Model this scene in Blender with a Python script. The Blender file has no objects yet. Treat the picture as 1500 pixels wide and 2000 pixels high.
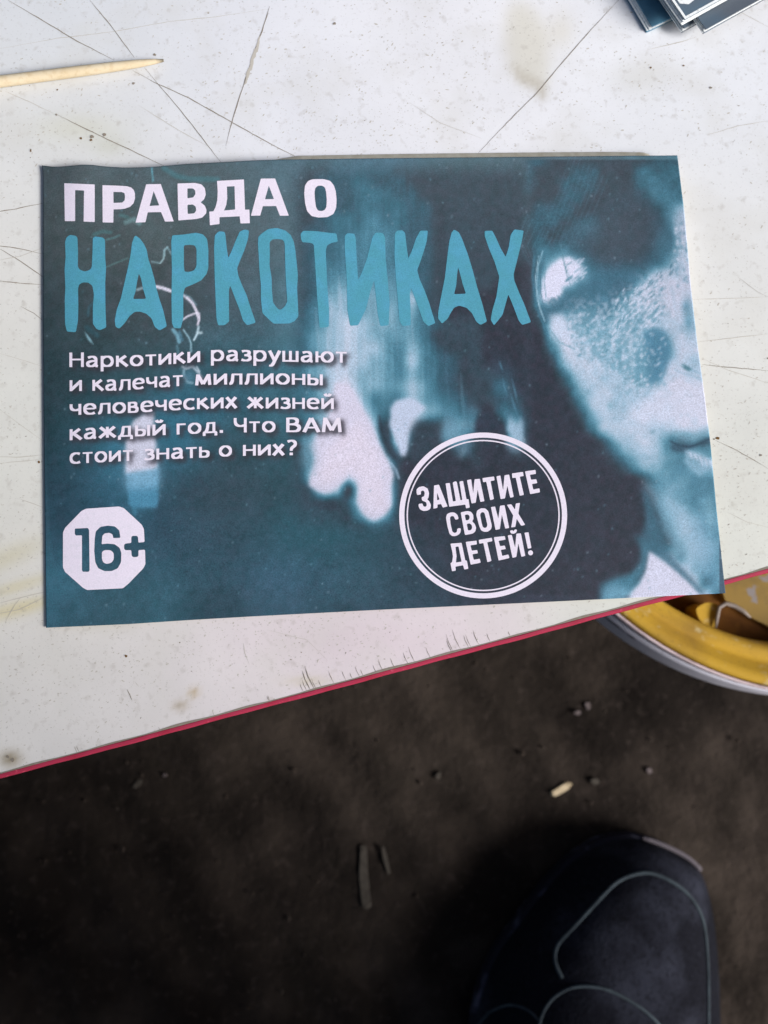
import bpy, math, random
import numpy as np
from mathutils import Vector, Matrix
from mathutils.geometry import tessellate_polygon

random.seed(7); RNG = np.random.default_rng(11)
SC = bpy.context.scene
COL = SC.collection

# ------------------------------------------------------------------ camera
F = 1750.0                       # focal length in photograph pixels (1500 x 2000)
BW, BH = 0.148, 0.148/1.4229     # the booklet, A6 landscape
TOPZ = 0.0026                    # its cover lies this far above the table (z = 0)
FLOOR = -0.23
quad = [(82,323),(1325,303),(1417,1158),(90,1226)]
wq = [(0,BH),(BW,BH),(BW,0),(0,0)]
A = []
for (u,v),(x,y) in zip(quad,wq):
    u -= 750; v = 1000-v
    A.append([x,y,1,0,0,0,-u*x,-u*y,-u]); A.append([0,0,0,x,y,1,-v*x,-v*y,-v])
Hm = np.linalg.svd(np.array(A))[2][-1].reshape(3,3)
M = np.diag([1/F,1/F,1]) @ Hm
if M[2,2] < 0: M = -M
lam = (np.linalg.norm(M[:,0]*[1,1,1])+np.linalg.norm(M[:,1]))/2
M = M/lam
M[2] *= -1                       # camera looks along -z
r1 = M[:,0]/np.linalg.norm(M[:,0]); r2 = M[:,1]-r1*(r1@M[:,1]); r2 /= np.linalg.norm(r2)
r3 = np.cross(r1,r2); R = np.stack([r1,r2,r3],1); tt = M[:,2]
CAM = -R.T @ tt + np.array([0,0,TOPZ])
mw = Matrix.Identity(4)
RT = R.T
for i in range(3):
    for j in range(3): mw[i][j] = RT[i,j]
    mw[i][3] = CAM[i]
cd = bpy.data.cameras.new('camera'); cam = bpy.data.objects.new('camera', cd); COL.objects.link(cam)
cam.matrix_world = mw
cd.sensor_fit = 'VERTICAL'; cd.sensor_height = 4.8; cd.sensor_width = 3.6; cd.lens = F/2000*4.8
cd.clip_start = 0.01; cd.clip_end = 50
cd.dof.use_dof = True; cd.dof.aperture_fstop = 2.4
def P(px, py, z=0.0):
    "the place on the level z that the photograph shows at pixel px, py"
    d = RT @ np.array([(px-750)/F, (1000-py)/F, -1.0])
    s = (z-CAM[2])/d[2]
    return CAM + d*s
def PV(px, py, z):
    px = np.asarray(px,float); py = np.asarray(py,float); z = np.asarray(z,float)
    dc = np.stack([(px-750)/F, (1000-py)/F, -np.ones_like(px)],-1)
    d = dc @ R
    s = (z-CAM[2])/d[...,2]
    return CAM + d*s[...,None]
cd.dof.focus_distance = float(np.linalg.norm(P(750,900,TOPZ)-CAM))*0.985
SC.camera = cam

# ------------------------------------------------------------------ light
SUN_EL, SUN_AZ = math.radians(33), math.radians(116)      # azimuth clockwise from +y
w = bpy.data.worlds.new('World'); SC.world = w; w.use_nodes = True
nt = w.node_tree; bg = nt.nodes['Background']
sky = nt.nodes.new('ShaderNodeTexSky'); sky.sky_type = 'NISHITA'; sky.sun_disc = False
sky.sun_elevation = SUN_EL; sky.sun_rotation = SUN_AZ; sky.air_density = 1.0; sky.dust_density = 4.0; sky.ozone_density = 1.0
nt.links.new(sky.outputs[0], bg.inputs[0]); bg.inputs[1].default_value = 0.05
sl = bpy.data.lights.new('sun','SUN'); sl.energy = 2.6; sl.angle = math.radians(24); sl.color = (1.0,0.985,0.985)
so = bpy.data.objects.new('sun', sl); COL.objects.link(so)
sd = Vector((math.sin(SUN_AZ)*math.cos(SUN_EL), math.cos(SUN_AZ)*math.cos(SUN_EL), math.sin(SUN_EL)))
so.rotation_euler = sd.to_track_quat('Z','Y').to_euler(); so.location = sd*3
SC.view_settings.view_transform = 'Standard'; SC.view_settings.look = 'None'
SC.view_settings.exposure = 0.82; SC.view_settings.gamma = 1.0
SC.cycles.max_bounces = 6

# ------------------------------------------------------------------ helpers
def lin(c):
    c = np.asarray(c,float)/255.0
    return np.where(c <= 0.04045, c/12.92, ((c+0.055)/1.055)**2.4)
def mesh_obj(name, verts, faces, mat, parent=None, smooth=False, cols=None):
    me = bpy.data.meshes.new(name)
    if isinstance(faces, np.ndarray):
        n, k = faces.shape
        me.vertices.add(len(verts)); me.vertices.foreach_set('co', np.asarray(verts,np.float32).ravel())
        me.loops.add(n*k); me.loops.foreach_set('vertex_index', faces.astype(np.int32).ravel())
        me.polygons.add(n); me.polygons.foreach_set('loop_start', np.arange(0,n*k,k,dtype=np.int32))
        me.update(calc_edges=True)
    else:
        me.from_pydata([tuple(map(float,v)) for v in verts], [], faces)
    if cols is not None:
        a = me.color_attributes.new('print','FLOAT_COLOR','POINT')
        c4 = np.ones((len(verts),4),np.float32); c4[:,:3] = cols
        a.data.foreach_set('color', c4.ravel())
    if smooth: me.polygons.foreach_set('use_smooth', np.ones(len(me.polygons),bool))
    me.materials.append(mat)
    me.validate()
    o = bpy.data.objects.new(name, me); COL.objects.link(o)
    if parent is not None: o.parent = parent
    return o
def tag(o, label=None, cat=None, group=None, kind=None):
    if label: o['label'] = label
    if cat: o['category'] = cat
    if group: o['group'] = group
    if kind: o['kind'] = kind
    return o
def thing(name, label, cat, group=None):
    o = bpy.data.objects.new(name, None); COL.objects.link(o); o.empty_display_size = 0.01
    return tag(o, label, cat, group)

def mat(name, color, rough=0.6, spec=0.3, noise=None, bump=None, attr=False, grain=0.0, grain_scale=5000, sheen=0):
    """color: linear rgb; noise: list of (scale, colour, lo, hi, amount[, detail]) mixed over the base"""
    m = bpy.data.materials.new(name); m.use_nodes = True; t = m.node_tree; b = t.nodes['Principled BSDF']
    b.inputs['Roughness'].default_value = rough; b.inputs['Specular IOR Level'].default_value = spec
    if sheen: b.inputs['Sheen Weight'].default_value = sheen
    tc = t.nodes.new('ShaderNodeTexCoord')
    if attr:
        a = t.nodes.new('ShaderNodeAttribute'); a.attribute_name = 'print'; cur = a.outputs['Color']
    else:
        r = t.nodes.new('ShaderNodeRGB'); r.outputs[0].default_value = (*color,1); cur = r.outputs[0]
    for n in (noise or []):
        sc_, c_, lo, hi, amt = n[:5]; det = n[5] if len(n) > 5 else 3
        nn = t.nodes.new('ShaderNodeTexNoise'); nn.inputs['Scale'].default_value = sc_; nn.inputs['Detail'].default_value = det
        t.links.new(tc.outputs['Object'], nn.inputs['Vector'])
        mr = t.nodes.new('ShaderNodeMapRange'); mr.inputs[1].default_value = lo; mr.inputs[2].default_value = hi
        mr.inputs[3].default_value = 0; mr.inputs[4].default_value = amt
        t.links.new(nn.outputs['Fac'], mr.inputs[0])
        mx = t.nodes.new('ShaderNodeMix'); mx.data_type = 'RGBA'; mx.inputs[7].default_value = (*c_,1)
        t.links.new(mr.outputs[0], mx.inputs[0]); t.links.new(cur, mx.inputs[6]); cur = mx.outputs[2]
    if grain:
        nn = t.nodes.new('ShaderNodeTexNoise'); nn.inputs['Scale'].default_value = grain_scale; nn.inputs['Detail'].default_value = 2
        t.links.new(tc.outputs['Object'], nn.inputs['Vector'])
        mr = t.nodes.new('ShaderNodeMapRange'); mr.inputs[1].default_value = 0.25; mr.inputs[2].default_value = 0.75
        mr.inputs[3].default_value = 1-grain; mr.inputs[4].default_value = 1+grain
        t.links.new(nn.outputs['Fac'], mr.inputs[0])
        vm = t.nodes.new('ShaderNodeVectorMath'); vm.operation = 'SCALE'
        t.links.new(cur, vm.inputs[0]); t.links.new(mr.outputs[0], vm.inputs['Scale']); cur = vm.outputs[0]
    t.links.new(cur, b.inputs['Base Color'])
    if bump:
        nn = t.nodes.new('ShaderNodeTexNoise'); nn.inputs['Scale'].default_value = bump[0]; nn.inputs['Detail'].default_value = 4
        t.links.new(tc.outputs['Object'], nn.inputs['Vector'])
        bp = t.nodes.new('ShaderNodeBump'); bp.inputs['Strength'].default_value = bump[1]; bp.inputs['Distance'].default_value = bump[2]
        t.links.new(nn.outputs['Fac'], bp.inputs['Height']); t.links.new(bp.outputs[0], b.inputs['Normal'])
    return m

# --- small 2-d painting kit (works in photograph pixels, one cell = STEP pixels)
class Canvas:
    def __init__(s, x0, y0, x1, y1, step):
        s.x0, s.y0, s.step = x0, y0, step
        s.nx = int(round((x1-x0)/step))+1; s.ny = int(round((y1-y0)/step))+1
        s.X, s.Y = np.meshgrid(x0+np.arange(s.nx)*step, y0+np.arange(s.ny)*step)
        s.img = np.zeros((s.ny,s.nx,3))
    def blur(s, m, sig):
        sig = sig/s.step
        if sig < 0.3: return m
        n = int(math.ceil(sig*3)); k = np.exp(-0.5*(np.arange(-n,n+1)/sig)**2); k /= k.sum()
        p = np.pad(m, n, mode='edge')
        o = np.zeros((p.shape[0], m.shape[1]))
        for i,a in enumerate(k): o += a*p[:, i:i+m.shape[1]]
        q = np.zeros(m.shape)
        for i,a in enumerate(k): q += a*o[i:i+m.shape[0]]
        return q
    def win(s, pts, pad):
        pts = np.asarray(pts,float)
        a = max(0,int((pts[:,0].min()-pad-s.x0)/s.step)); b = min(s.nx,int((pts[:,0].max()+pad-s.x0)/s.step)+2)
        c = max(0,int((pts[:,1].min()-pad-s.y0)/s.step)); d = min(s.ny,int((pts[:,1].max()+pad-s.y0)/s.step)+2)
        return a,b,c,d
    def mix(s, w, m, col):
        a,b,c,d = w
        s.img[c:d,a:b] = s.img[c:d,a:b]*(1-m[...,None]) + np.asarray(col,float)*m[...,None]
    def poly(s, pts, col, sig=3, op=1.0, mod=None):
        w = s.win(pts, 3*sig+4); a,b,c,d = w
        if b <= a or d <= c: return
        X, Y = s.X[c:d,a:b], s.Y[c:d,a:b]; m = np.zeros(X.shape,bool); n = len(pts)
        for i in range(n):
            x1,y1 = pts[i]; x2,y2 = pts[(i+1)%n]
            if y1 == y2: continue
            cnd = ((y1 > Y) != (y2 > Y)) & (X < (x2-x1)*(Y-y1)/(y2-y1)+x1)
            m ^= cnd
        m = s.blur(m.astype(float), sig)*op
        if mod is not None: m = m*mod[c:d,a:b]
        s.mix(w, m, col)
    def line(s, pts, width, col, sig=1.0, op=1.0, taper=False):
        w = s.win(pts, width+3*sig+4); a,b,c,d = w
        if b <= a or d <= c: return
        X, Y = s.X[c:d,a:b], s.Y[c:d,a:b]; best = np.zeros(X.shape); n = len(pts)-1
        for i in range(n):
            x1,y1 = pts[i]; x2,y2 = pts[i+1]; L = (x2-x1)**2+(y2-y1)**2+1e-9
            t_ = np.clip(((X-x1)*(x2-x1)+(Y-y1)*(y2-y1))/L,0,1)
            dd = np.hypot(X-x1-t_*(x2-x1), Y-y1-t_*(y2-y1))
            wd = width
            if taper: wd = width*np.sin(math.pi*np.clip((i+t_)/n,0.06,0.94))
            best = np.maximum(best, np.clip((wd/2-dd)/(sig+0.6)+0.5,0,1))
        s.mix(w, best*op, col)
    def blob(s, x, y, rx, ry, col, op=1.0, ang=0):
        r = max(rx,ry)*2.6; w = s.win([(x-r,y-r),(x+r,y+r)],0); a,b,c,d = w
        if b <= a or d <= c: return
        X, Y = s.X[c:d,a:b]-x, s.Y[c:d,a:b]-y; ca,sa = math.cos(ang),math.sin(ang)
        s.mix(w, op*np.exp(-0.5*(((X*ca+Y*sa)/rx)**2+((-X*sa+Y*ca)/ry)**2)), col)
    def noise(s, size, seed, octv=2):
        g = np.random.default_rng(seed); out = np.zeros((s.ny,s.nx)); amp = 1; tot = 0
        for o in range(octv):
            c = size/2**o/s.step; ny = int(s.ny/c)+3; nx = int(s.nx/c)+3
            v = g.random((ny,nx)); yy = np.arange(s.ny)/c; xx = np.arange(s.nx)/c
            yi = yy.astype(int); xi = xx.astype(int); fy = yy-yi; fx = xx-xi
            fy = (fy*fy*(3-2*fy))[:,None]; fx = (fx*fx*(3-2*fx))[None,:]
            q = (v[yi][:,xi]*(1-fy)*(1-fx)+v[yi+1][:,xi]*fy*(1-fx)+v[yi][:,xi+1]*(1-fy)*fx+v[yi+1][:,xi+1]*fy*fx)
            out += q*amp; tot += amp; amp *= 0.6
        return out/tot
    def base(s, pts, sig):
        acc = np.zeros(s.img.shape); wt = np.zeros((s.ny,s.nx))
        for x,y,c in pts:
            g = np.exp(-0.5*((s.X-x)**2+(s.Y-y)**2)/sig**2)+1e-9
            acc += g[...,None]*np.asarray(c,float); wt += g
        s.img = acc/wt[...,None]
# ------------------------------------------------------------------ lettering outlines (photograph pixels)
def tr(pts, o, s): return [(o[0]+x/s, o[1]+y/s) for x,y in pts]
def rounded(pts, r, seg=3):
    out = []; n = len(pts)
    for i in range(n):
        p0,p1,p2 = np.array(pts[i-1],float),np.array(pts[i],float),np.array(pts[(i+1)%n],float)
        a = p0-p1; b = p2-p1; la,lb = np.hypot(*a)+1e-9,np.hypot(*b)+1e-9
        k = min(r, la*0.46, lb*0.46); A_ = p1+a/la*k; B_ = p1+b/lb*k
        for j in range(seg+1):
            t_ = j/seg; out.append(tuple((1-t_)**2*A_+2*t_*(1-t_)*p1+t_*t_*B_))
    return out
W1 = (110,340); S1 = 1500/290; W2 = (390,335); Z = (60,280)
T1 = []   # (outline, holes, rounding)
def L1(o, s, outer, holes=(), r=1.0): T1.append((tr(outer,o,s), [tr(h,o,s) for h in holes], r))
L1(W1,S1,[(80,92),(388,105),(388,484),(276,480),(280,166),(190,162),(190,475),(86,475)])
L1(W1,S1,[(466,112),(640,118),(710,122),(755,135),(782,160),(794,195),(795,245),(780,295),(745,330),(690,350),(640,355),(578,356),(576,490),(468,488)],[[(576,180),(660,181),(688,192),(694,225),(690,265),(665,288),(578,292)]])
L1(W1,S1,[(908,103),(1055,100),(1186,478),(1098,480),(1058,384),(924,386),(900,486),(800,490)],[[(983,172),(1040,316),(942,322)]])
L1(Z,3,[(860,235),(960,232),(1000,240),(1020,262),(1026,300),(1015,330),(995,345),(1020,365),(1030,390),(1028,410),(1005,435),(970,443),(865,452)],[[(918,264),(950,264),(963,275),(965,297),(952,317),(918,322)],[(918,360),(950,358),(966,370),(970,392),(958,410),(920,414)]],1.6)
L1(W2,S1,[(175,95),(447,80),(458,385),(502,385),(507,522),(412,524),(404,452),(200,462),(200,530),(103,543),(97,405),(138,402),(160,360),(178,290),(182,200)],[[(275,152),(352,148),(358,384),(246,394),(268,340),(278,270)]])
L1(W2,S1,[(618,72),(762,70),(900,446),(810,446),(772,348),(638,350),(612,445),(518,447)],[[(698,142),(750,278),(660,280)]])
L1(W2,S1,[(1140,78),(1250,76),(1320,95),(1355,140),(1375,200),(1383,290),(1378,370),(1350,430),(1290,460),(1200,465),(1130,450),(1085,400),(1065,320),(1056,220),(1064,140),(1095,95)],[[(1195,143),(1235,142),(1265,160),(1278,210),(1284,290),(1280,360),(1262,390),(1230,400),(1195,395),(1175,360),(1165,290),(1160,210),(1168,165)]],2.5)
T2 = []
def L2(o, s, outer, holes=(), r=3.0): T2.append((tr(outer,o,s), [tr(h,o,s) for h in holes], r))
a_,sa_ = (110,440),1500/310; b_,sb_ = (400,440),1500/310; c_,sc_ = (690,430),1500/360
L2(a_,sa_,[(95,115),(130,90),(185,100),(200,118),(205,250),(203,390),(220,420),(270,438),(320,420),(335,395),(342,250),(345,120),(365,105),(440,115),(460,135),(462,300),(470,400),(462,550),(465,800),(472,965),(410,992),(380,980),(345,930),(345,780),(355,650),(340,570),(300,540),(250,540),(215,560),(205,600),(208,750),(205,900),(185,1010),(100,1005),(82,930),(80,700),(85,580),(78,420),(88,300),(82,160)])
L2(a_,sa_,[(735,110),(750,97),(790,125),(830,180),(855,235),(870,320),(895,390),(925,500),(945,590),(975,700),(1010,800),(1045,955),(975,995),(930,960),(900,880),(850,835),(790,815),(740,818),(690,860),(650,920),(595,978),(560,960),(552,900),(570,800),(610,690),(640,560),(670,430),(700,290),(715,170)],[[(780,455),(800,500),(820,600),(848,695),(725,697),(750,620),(762,540)]])
L2(a_,sa_,[(1095,95),(1200,88),(1320,70),(1385,85),(1425,130),(1437,230),(1437,400),(1420,460),(1370,520),(1300,555),(1215,590),(1200,650),(1200,880),(1175,975),(1110,970),(1092,920),(1088,700),(1092,400),(1086,150)],[[(1205,190),(1260,184),(1310,190),(1325,230),(1325,380),(1305,425),(1260,440),(1212,440),(1205,380)]])
L2(b_,sb_,[(95,95),(130,58),(185,60),(195,90),(205,200),(222,308),(250,250),(290,150),(330,60),(375,40),(418,48),(410,120),(380,220),(335,330),(305,405),(318,480),(350,560),(395,660),(430,770),(482,920),(400,945),(360,900),(330,800),(290,700),(240,570),(228,610),(228,750),(230,910),(185,945),(125,945),(110,880),(102,700),(92,450),(88,200)])
L2(b_,sb_,[(540,75),(600,35),(680,25),(760,48),(810,90),(840,150),(855,230),(868,350),(880,470),(872,600),(880,740),(885,860),(850,905),(800,928),(650,930),(600,885),(545,830),(530,700),(530,560),(515,420),(510,300),(502,180),(505,110)],[[(612,160),(640,132),(700,130),(740,138),(755,170),(758,300),(765,500),(775,650),(780,720),(755,770),(710,802),(680,780),(645,730),(635,620),(632,500),(612,380),(615,260)]])
L2(b_,sb_,[(905,80),(930,52),(1050,55),(1150,68),(1245,78),(1257,155),(1200,165),(1155,190),(1143,240),(1150,400),(1160,600),(1175,800),(1172,960),(1085,968),(1075,850),(1060,650),(1045,400),(1030,180),(1000,165),(920,160),(908,120)])
L2((540,280),1500/520,[(385,520),(400,505),(440,510),(447,540),(450,620),(460,770),(480,730),(510,650),(540,530),(560,502),(600,505),(612,530),(615,650),(628,780),(638,900),(632,1025),(585,1030),(570,960),(560,860),(550,770),(530,830),(505,930),(460,1025),(415,1028),(400,940),(395,750),(385,600)])
L2(c_,sc_,[(338,110),(355,85),(400,82),(422,105),(432,200),(448,312),(480,240),(510,150),(545,85),(607,85),(598,170),(575,250),(545,340),(520,405),(540,480),(580,570),(620,680),(668,838),(610,862),(570,825),(530,710),(470,550),(460,600),(466,720),(468,855),(400,862),(375,820),(358,600),(345,450),(335,280)])
L2(c_,sc_,[(800,100),(822,75),(860,100),(885,150),(930,270),(970,400),(1010,550),(1050,680),(1088,825),(1035,853),(1000,825),(965,755),(920,712),(860,695),(820,712),(790,760),(770,800),(722,842),(690,800),(692,740),(715,620),(745,470),(765,300),(780,180)],[[(853,382),(870,440),(890,520),(917,598),(820,602),(838,530),(845,440)]])
L2(c_,sc_,[(1068,88),(1130,85),(1160,140),(1200,230),(1240,300),(1265,220),(1280,120),(1310,75),(1388,85),(1370,180),(1340,300),(1305,440),(1310,490),(1350,590),(1390,680),(1447,830),(1375,853),(1345,815),(1310,720),(1262,605),(1240,680),(1215,770),(1145,857),(1118,810),(1130,740),(1165,620),(1188,460),(1150,340),(1100,220),(1070,130)])
T3 = []
def L3(o, s, outer, holes=(), r=1.4): T3.append((tr(outer,o,s), [tr(h,o,s) for h in holes], r))
d_,sd_ = (800,900),1500/270; e_,se_ = (850,980),1500/210
L3(d_,sd_,[(75,310),(100,285),(150,275),(195,300),(212,350),(205,400),(190,418),(215,440),(232,480),(225,520),(195,540),(150,545),(110,525),(97,490),(98,468),(140,462),(150,495),(175,500),(188,480),(180,450),(160,440),(135,432),(130,395),(158,385),(165,350),(155,325),(135,322),(122,335),(125,365),(82,372),(75,340)],(),2)
L3(d_,sd_,[(265,268),(318,258),(412,495),(360,508),(342,468),(302,475),(302,510),(258,520)],[[(298,345),(325,420),(298,428)]])
L3(d_,sd_,[(390,245),(436,240),(470,442),(502,436),(468,235),(497,222),(512,228),(552,428),(572,424),(540,225),(580,218),(618,418),(640,415),(652,508),(612,516),(605,475),(430,498)])
L3(d_,sd_,[(622,210),(668,200),(690,350),(705,200),(762,195),(812,438),(768,446),(738,312),(718,455),(672,462)])
L3(d_,sd_,[(790,188),(915,170),(922,212),(878,220),(915,415),(875,428),(832,228),(797,232)])
L3(d_,sd_,[(942,168),(985,160),(1015,320),(1030,158),(1080,148),(1130,392),(1092,400),(1060,270),(1035,408),(988,416)])
L3(d_,sd_,[(1110,138),(1230,120),(1238,165),(1195,172),(1240,370),(1195,380),(1152,182),(1115,188)])
L3(d_,sd_,[(1252,115),(1365,98),(1372,142),(1305,152),(1318,205),(1375,200),(1385,242),(1328,252),(1342,312),(1408,298),(1415,342),(1308,362)])
L3(e_,se_,[(150,220),(165,170),(215,148),(270,150),(310,180),(328,240),(280,252),(262,205),(230,195),(205,220),(215,310),(240,420),(275,438),(305,420),(305,375),(355,365),(358,410),(340,450),(290,478),(240,480),(200,450),(170,340)],(),2.5)
L3(e_,se_,[(355,148),(450,128),(500,140),(530,180),(535,240),(515,275),(550,305),(572,360),(560,415),(520,445),(415,465)],[[(412,185),(450,175),(475,190),(482,225),(465,255),(428,262)],[(440,310),(480,300),(510,325),(515,370),(498,395),(458,402)]],2)
L3(e_,se_,[(572,180),(585,120),(640,90),(700,92),(740,130),(760,210),(790,330),(782,380),(740,415),(690,422),(640,400),(615,340),(590,250)],[[(625,175),(650,142),(685,150),(700,200),(728,320),(720,355),(690,368),(662,350),(645,280)]],2.5)
L3(e_,se_,[(778,75),(835,65),(880,235),(905,55),(968,48),(1032,365),(978,375),(930,180),(902,380),(842,394)])
L3(e_,se_,[(1000,42),(1062,35),(1112,110),(1125,25),(1182,15),(1160,165),(1255,322),(1200,335),(1137,238),(1118,350),(1060,358),(1088,190)])
L3(e_,se_,[(212,585),(368,572),(420,818),(442,820),(462,935),(405,945),(390,885),(282,905),(288,960),(235,970),(212,855),(235,845),(248,760),(235,680)],[[(282,630),(325,622),(368,835),(288,848),(298,760)]])
L3(e_,se_,[(425,560),(578,542),(582,595),(492,608),(510,682),(585,672),(597,718),(520,732),(538,810),(622,795),(635,850),(495,878)])
L3(e_,se_,[(607,532),(790,502),(797,550),(725,565),(785,825),(728,842),(672,575),(615,585)])
L3(e_,se_,[(818,495),(970,478),(982,528),(885,545),(905,620),(970,610),(985,658),(915,672),(935,755),(1022,735),(1035,785),(885,820)])
L3(e_,se_,[(1012,470),(1068,460),(1115,640),(1132,445),(1195,440),(1257,755),(1202,768),(1160,580),(1132,770),(1078,782)])
L3(e_,se_,[(1042,405),(1075,395),(1095,412),(1105,390),(1135,385),(1142,405),(1125,435),(1090,448),(1055,440)])
L3(e_,se_,[(1245,432),(1302,425),(1342,645),(1292,655)])
L3(e_,se_,[(1330+36*math.cos(k*math.pi/6),712+36*math.sin(k*math.pi/6)) for k in range(12)])
T4 = []
g_,sg_ = (80,940),5.0
def L4(outer, holes=(), r=2.2): T4.append((tr(outer,g_,sg_), [tr(h,g_,sg_) for h in holes], r))
L4([(215,500),(235,455),(395,290),(440,268),(760,246),(810,262),(985,425),(1005,465),(1012,592),(952,600),(948,548),(938,533),(892,533),(882,548),(882,602),(830,607),(812,618),(812,660),(825,673),(882,672),(885,725),(897,740),(937,740),(952,728),(952,672),(1016,668),(1020,810),(1000,850),(855,1000),(800,1045),(450,1062),(410,1040),(235,885),(215,840)],
   [[(330,462),(458,456),(470,475),(475,870),(465,884),(410,884),(400,870),(400,527),(340,530),(330,515)],
    [(525,560),(535,490),(580,445),(650,433),(720,440),(765,480),(776,552),(705,555),(700,520),(670,503),(625,508),(600,530),(592,615),(650,608),(720,615),(768,650),(785,700),(782,790),(750,850),(690,877),(620,877),(560,850),(530,790),(520,680)]])
L4([(595,690),(620,672),(680,672),(710,700),(712,760),(690,795),(640,808),(605,790),(595,750)],(),3)
CX, CY, RXX, RYY = 943.7, 1006.8, 164.0, 162.0
def ell(k, n=96): return [(CX+RXX*k*math.cos(2*math.pi*i/n), CY+RYY*k*math.sin(2*math.pi*i/n)) for i in range(n)]

WORDS = [  # text, x from, x to, baseline
 ('Наркотики',135.5,391,0),('разрушают',412,677,0),
 ('и',136,160,1),('калечат',180.5,357,1),('миллионы',381,630.5,1),
 ('человеческих',136,464,2),('жизней',481.5,652,2),
 ('каждый',136,323.5,3),('год.',345,435.5,3),('Что',456.5,538,3),('ВАМ',559,667.5,3),
 ('стоит',136,259.5,4),('знать',281,409.5,4),('о',427.5,453,4),('них?',474.5,580,4)]
BASE = [[(135,717),(240,716),(300,713.5),(350,710),(415,705),(470,705),(590,707),(680,708.5)],
 [(135,764),(250,762),(300,757),(350,754),(430,751),(540,750.5),(630,752.5)],
 [(135,811),(210,808),(265,806),(320,802),(385,799),(450,797),(492,797),(530,798),(655,799)],
 [(135,860),(205,855),(280,851.5),(350,848.5),(430,845),(530,844),(670,844)],
 [(135,906),(195,903),(255,900),(315,897),(390,894),(440,891.5),(485,890),(580,888.5)]]
def _e(cx,rx,n=20): return [(cx+rx*math.cos(2*math.pi*k/n+0.3),0.5+0.43*math.sin(2*math.pi*k/n+0.3)) for k in range(n+1)]
ST = [(.11,0),(.11,1)]
_b = [(.11,.57),(.48,.58),(.66,.47),(.68,.32),(.64,.16),(.48,.07),(.11,.08)]
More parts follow.
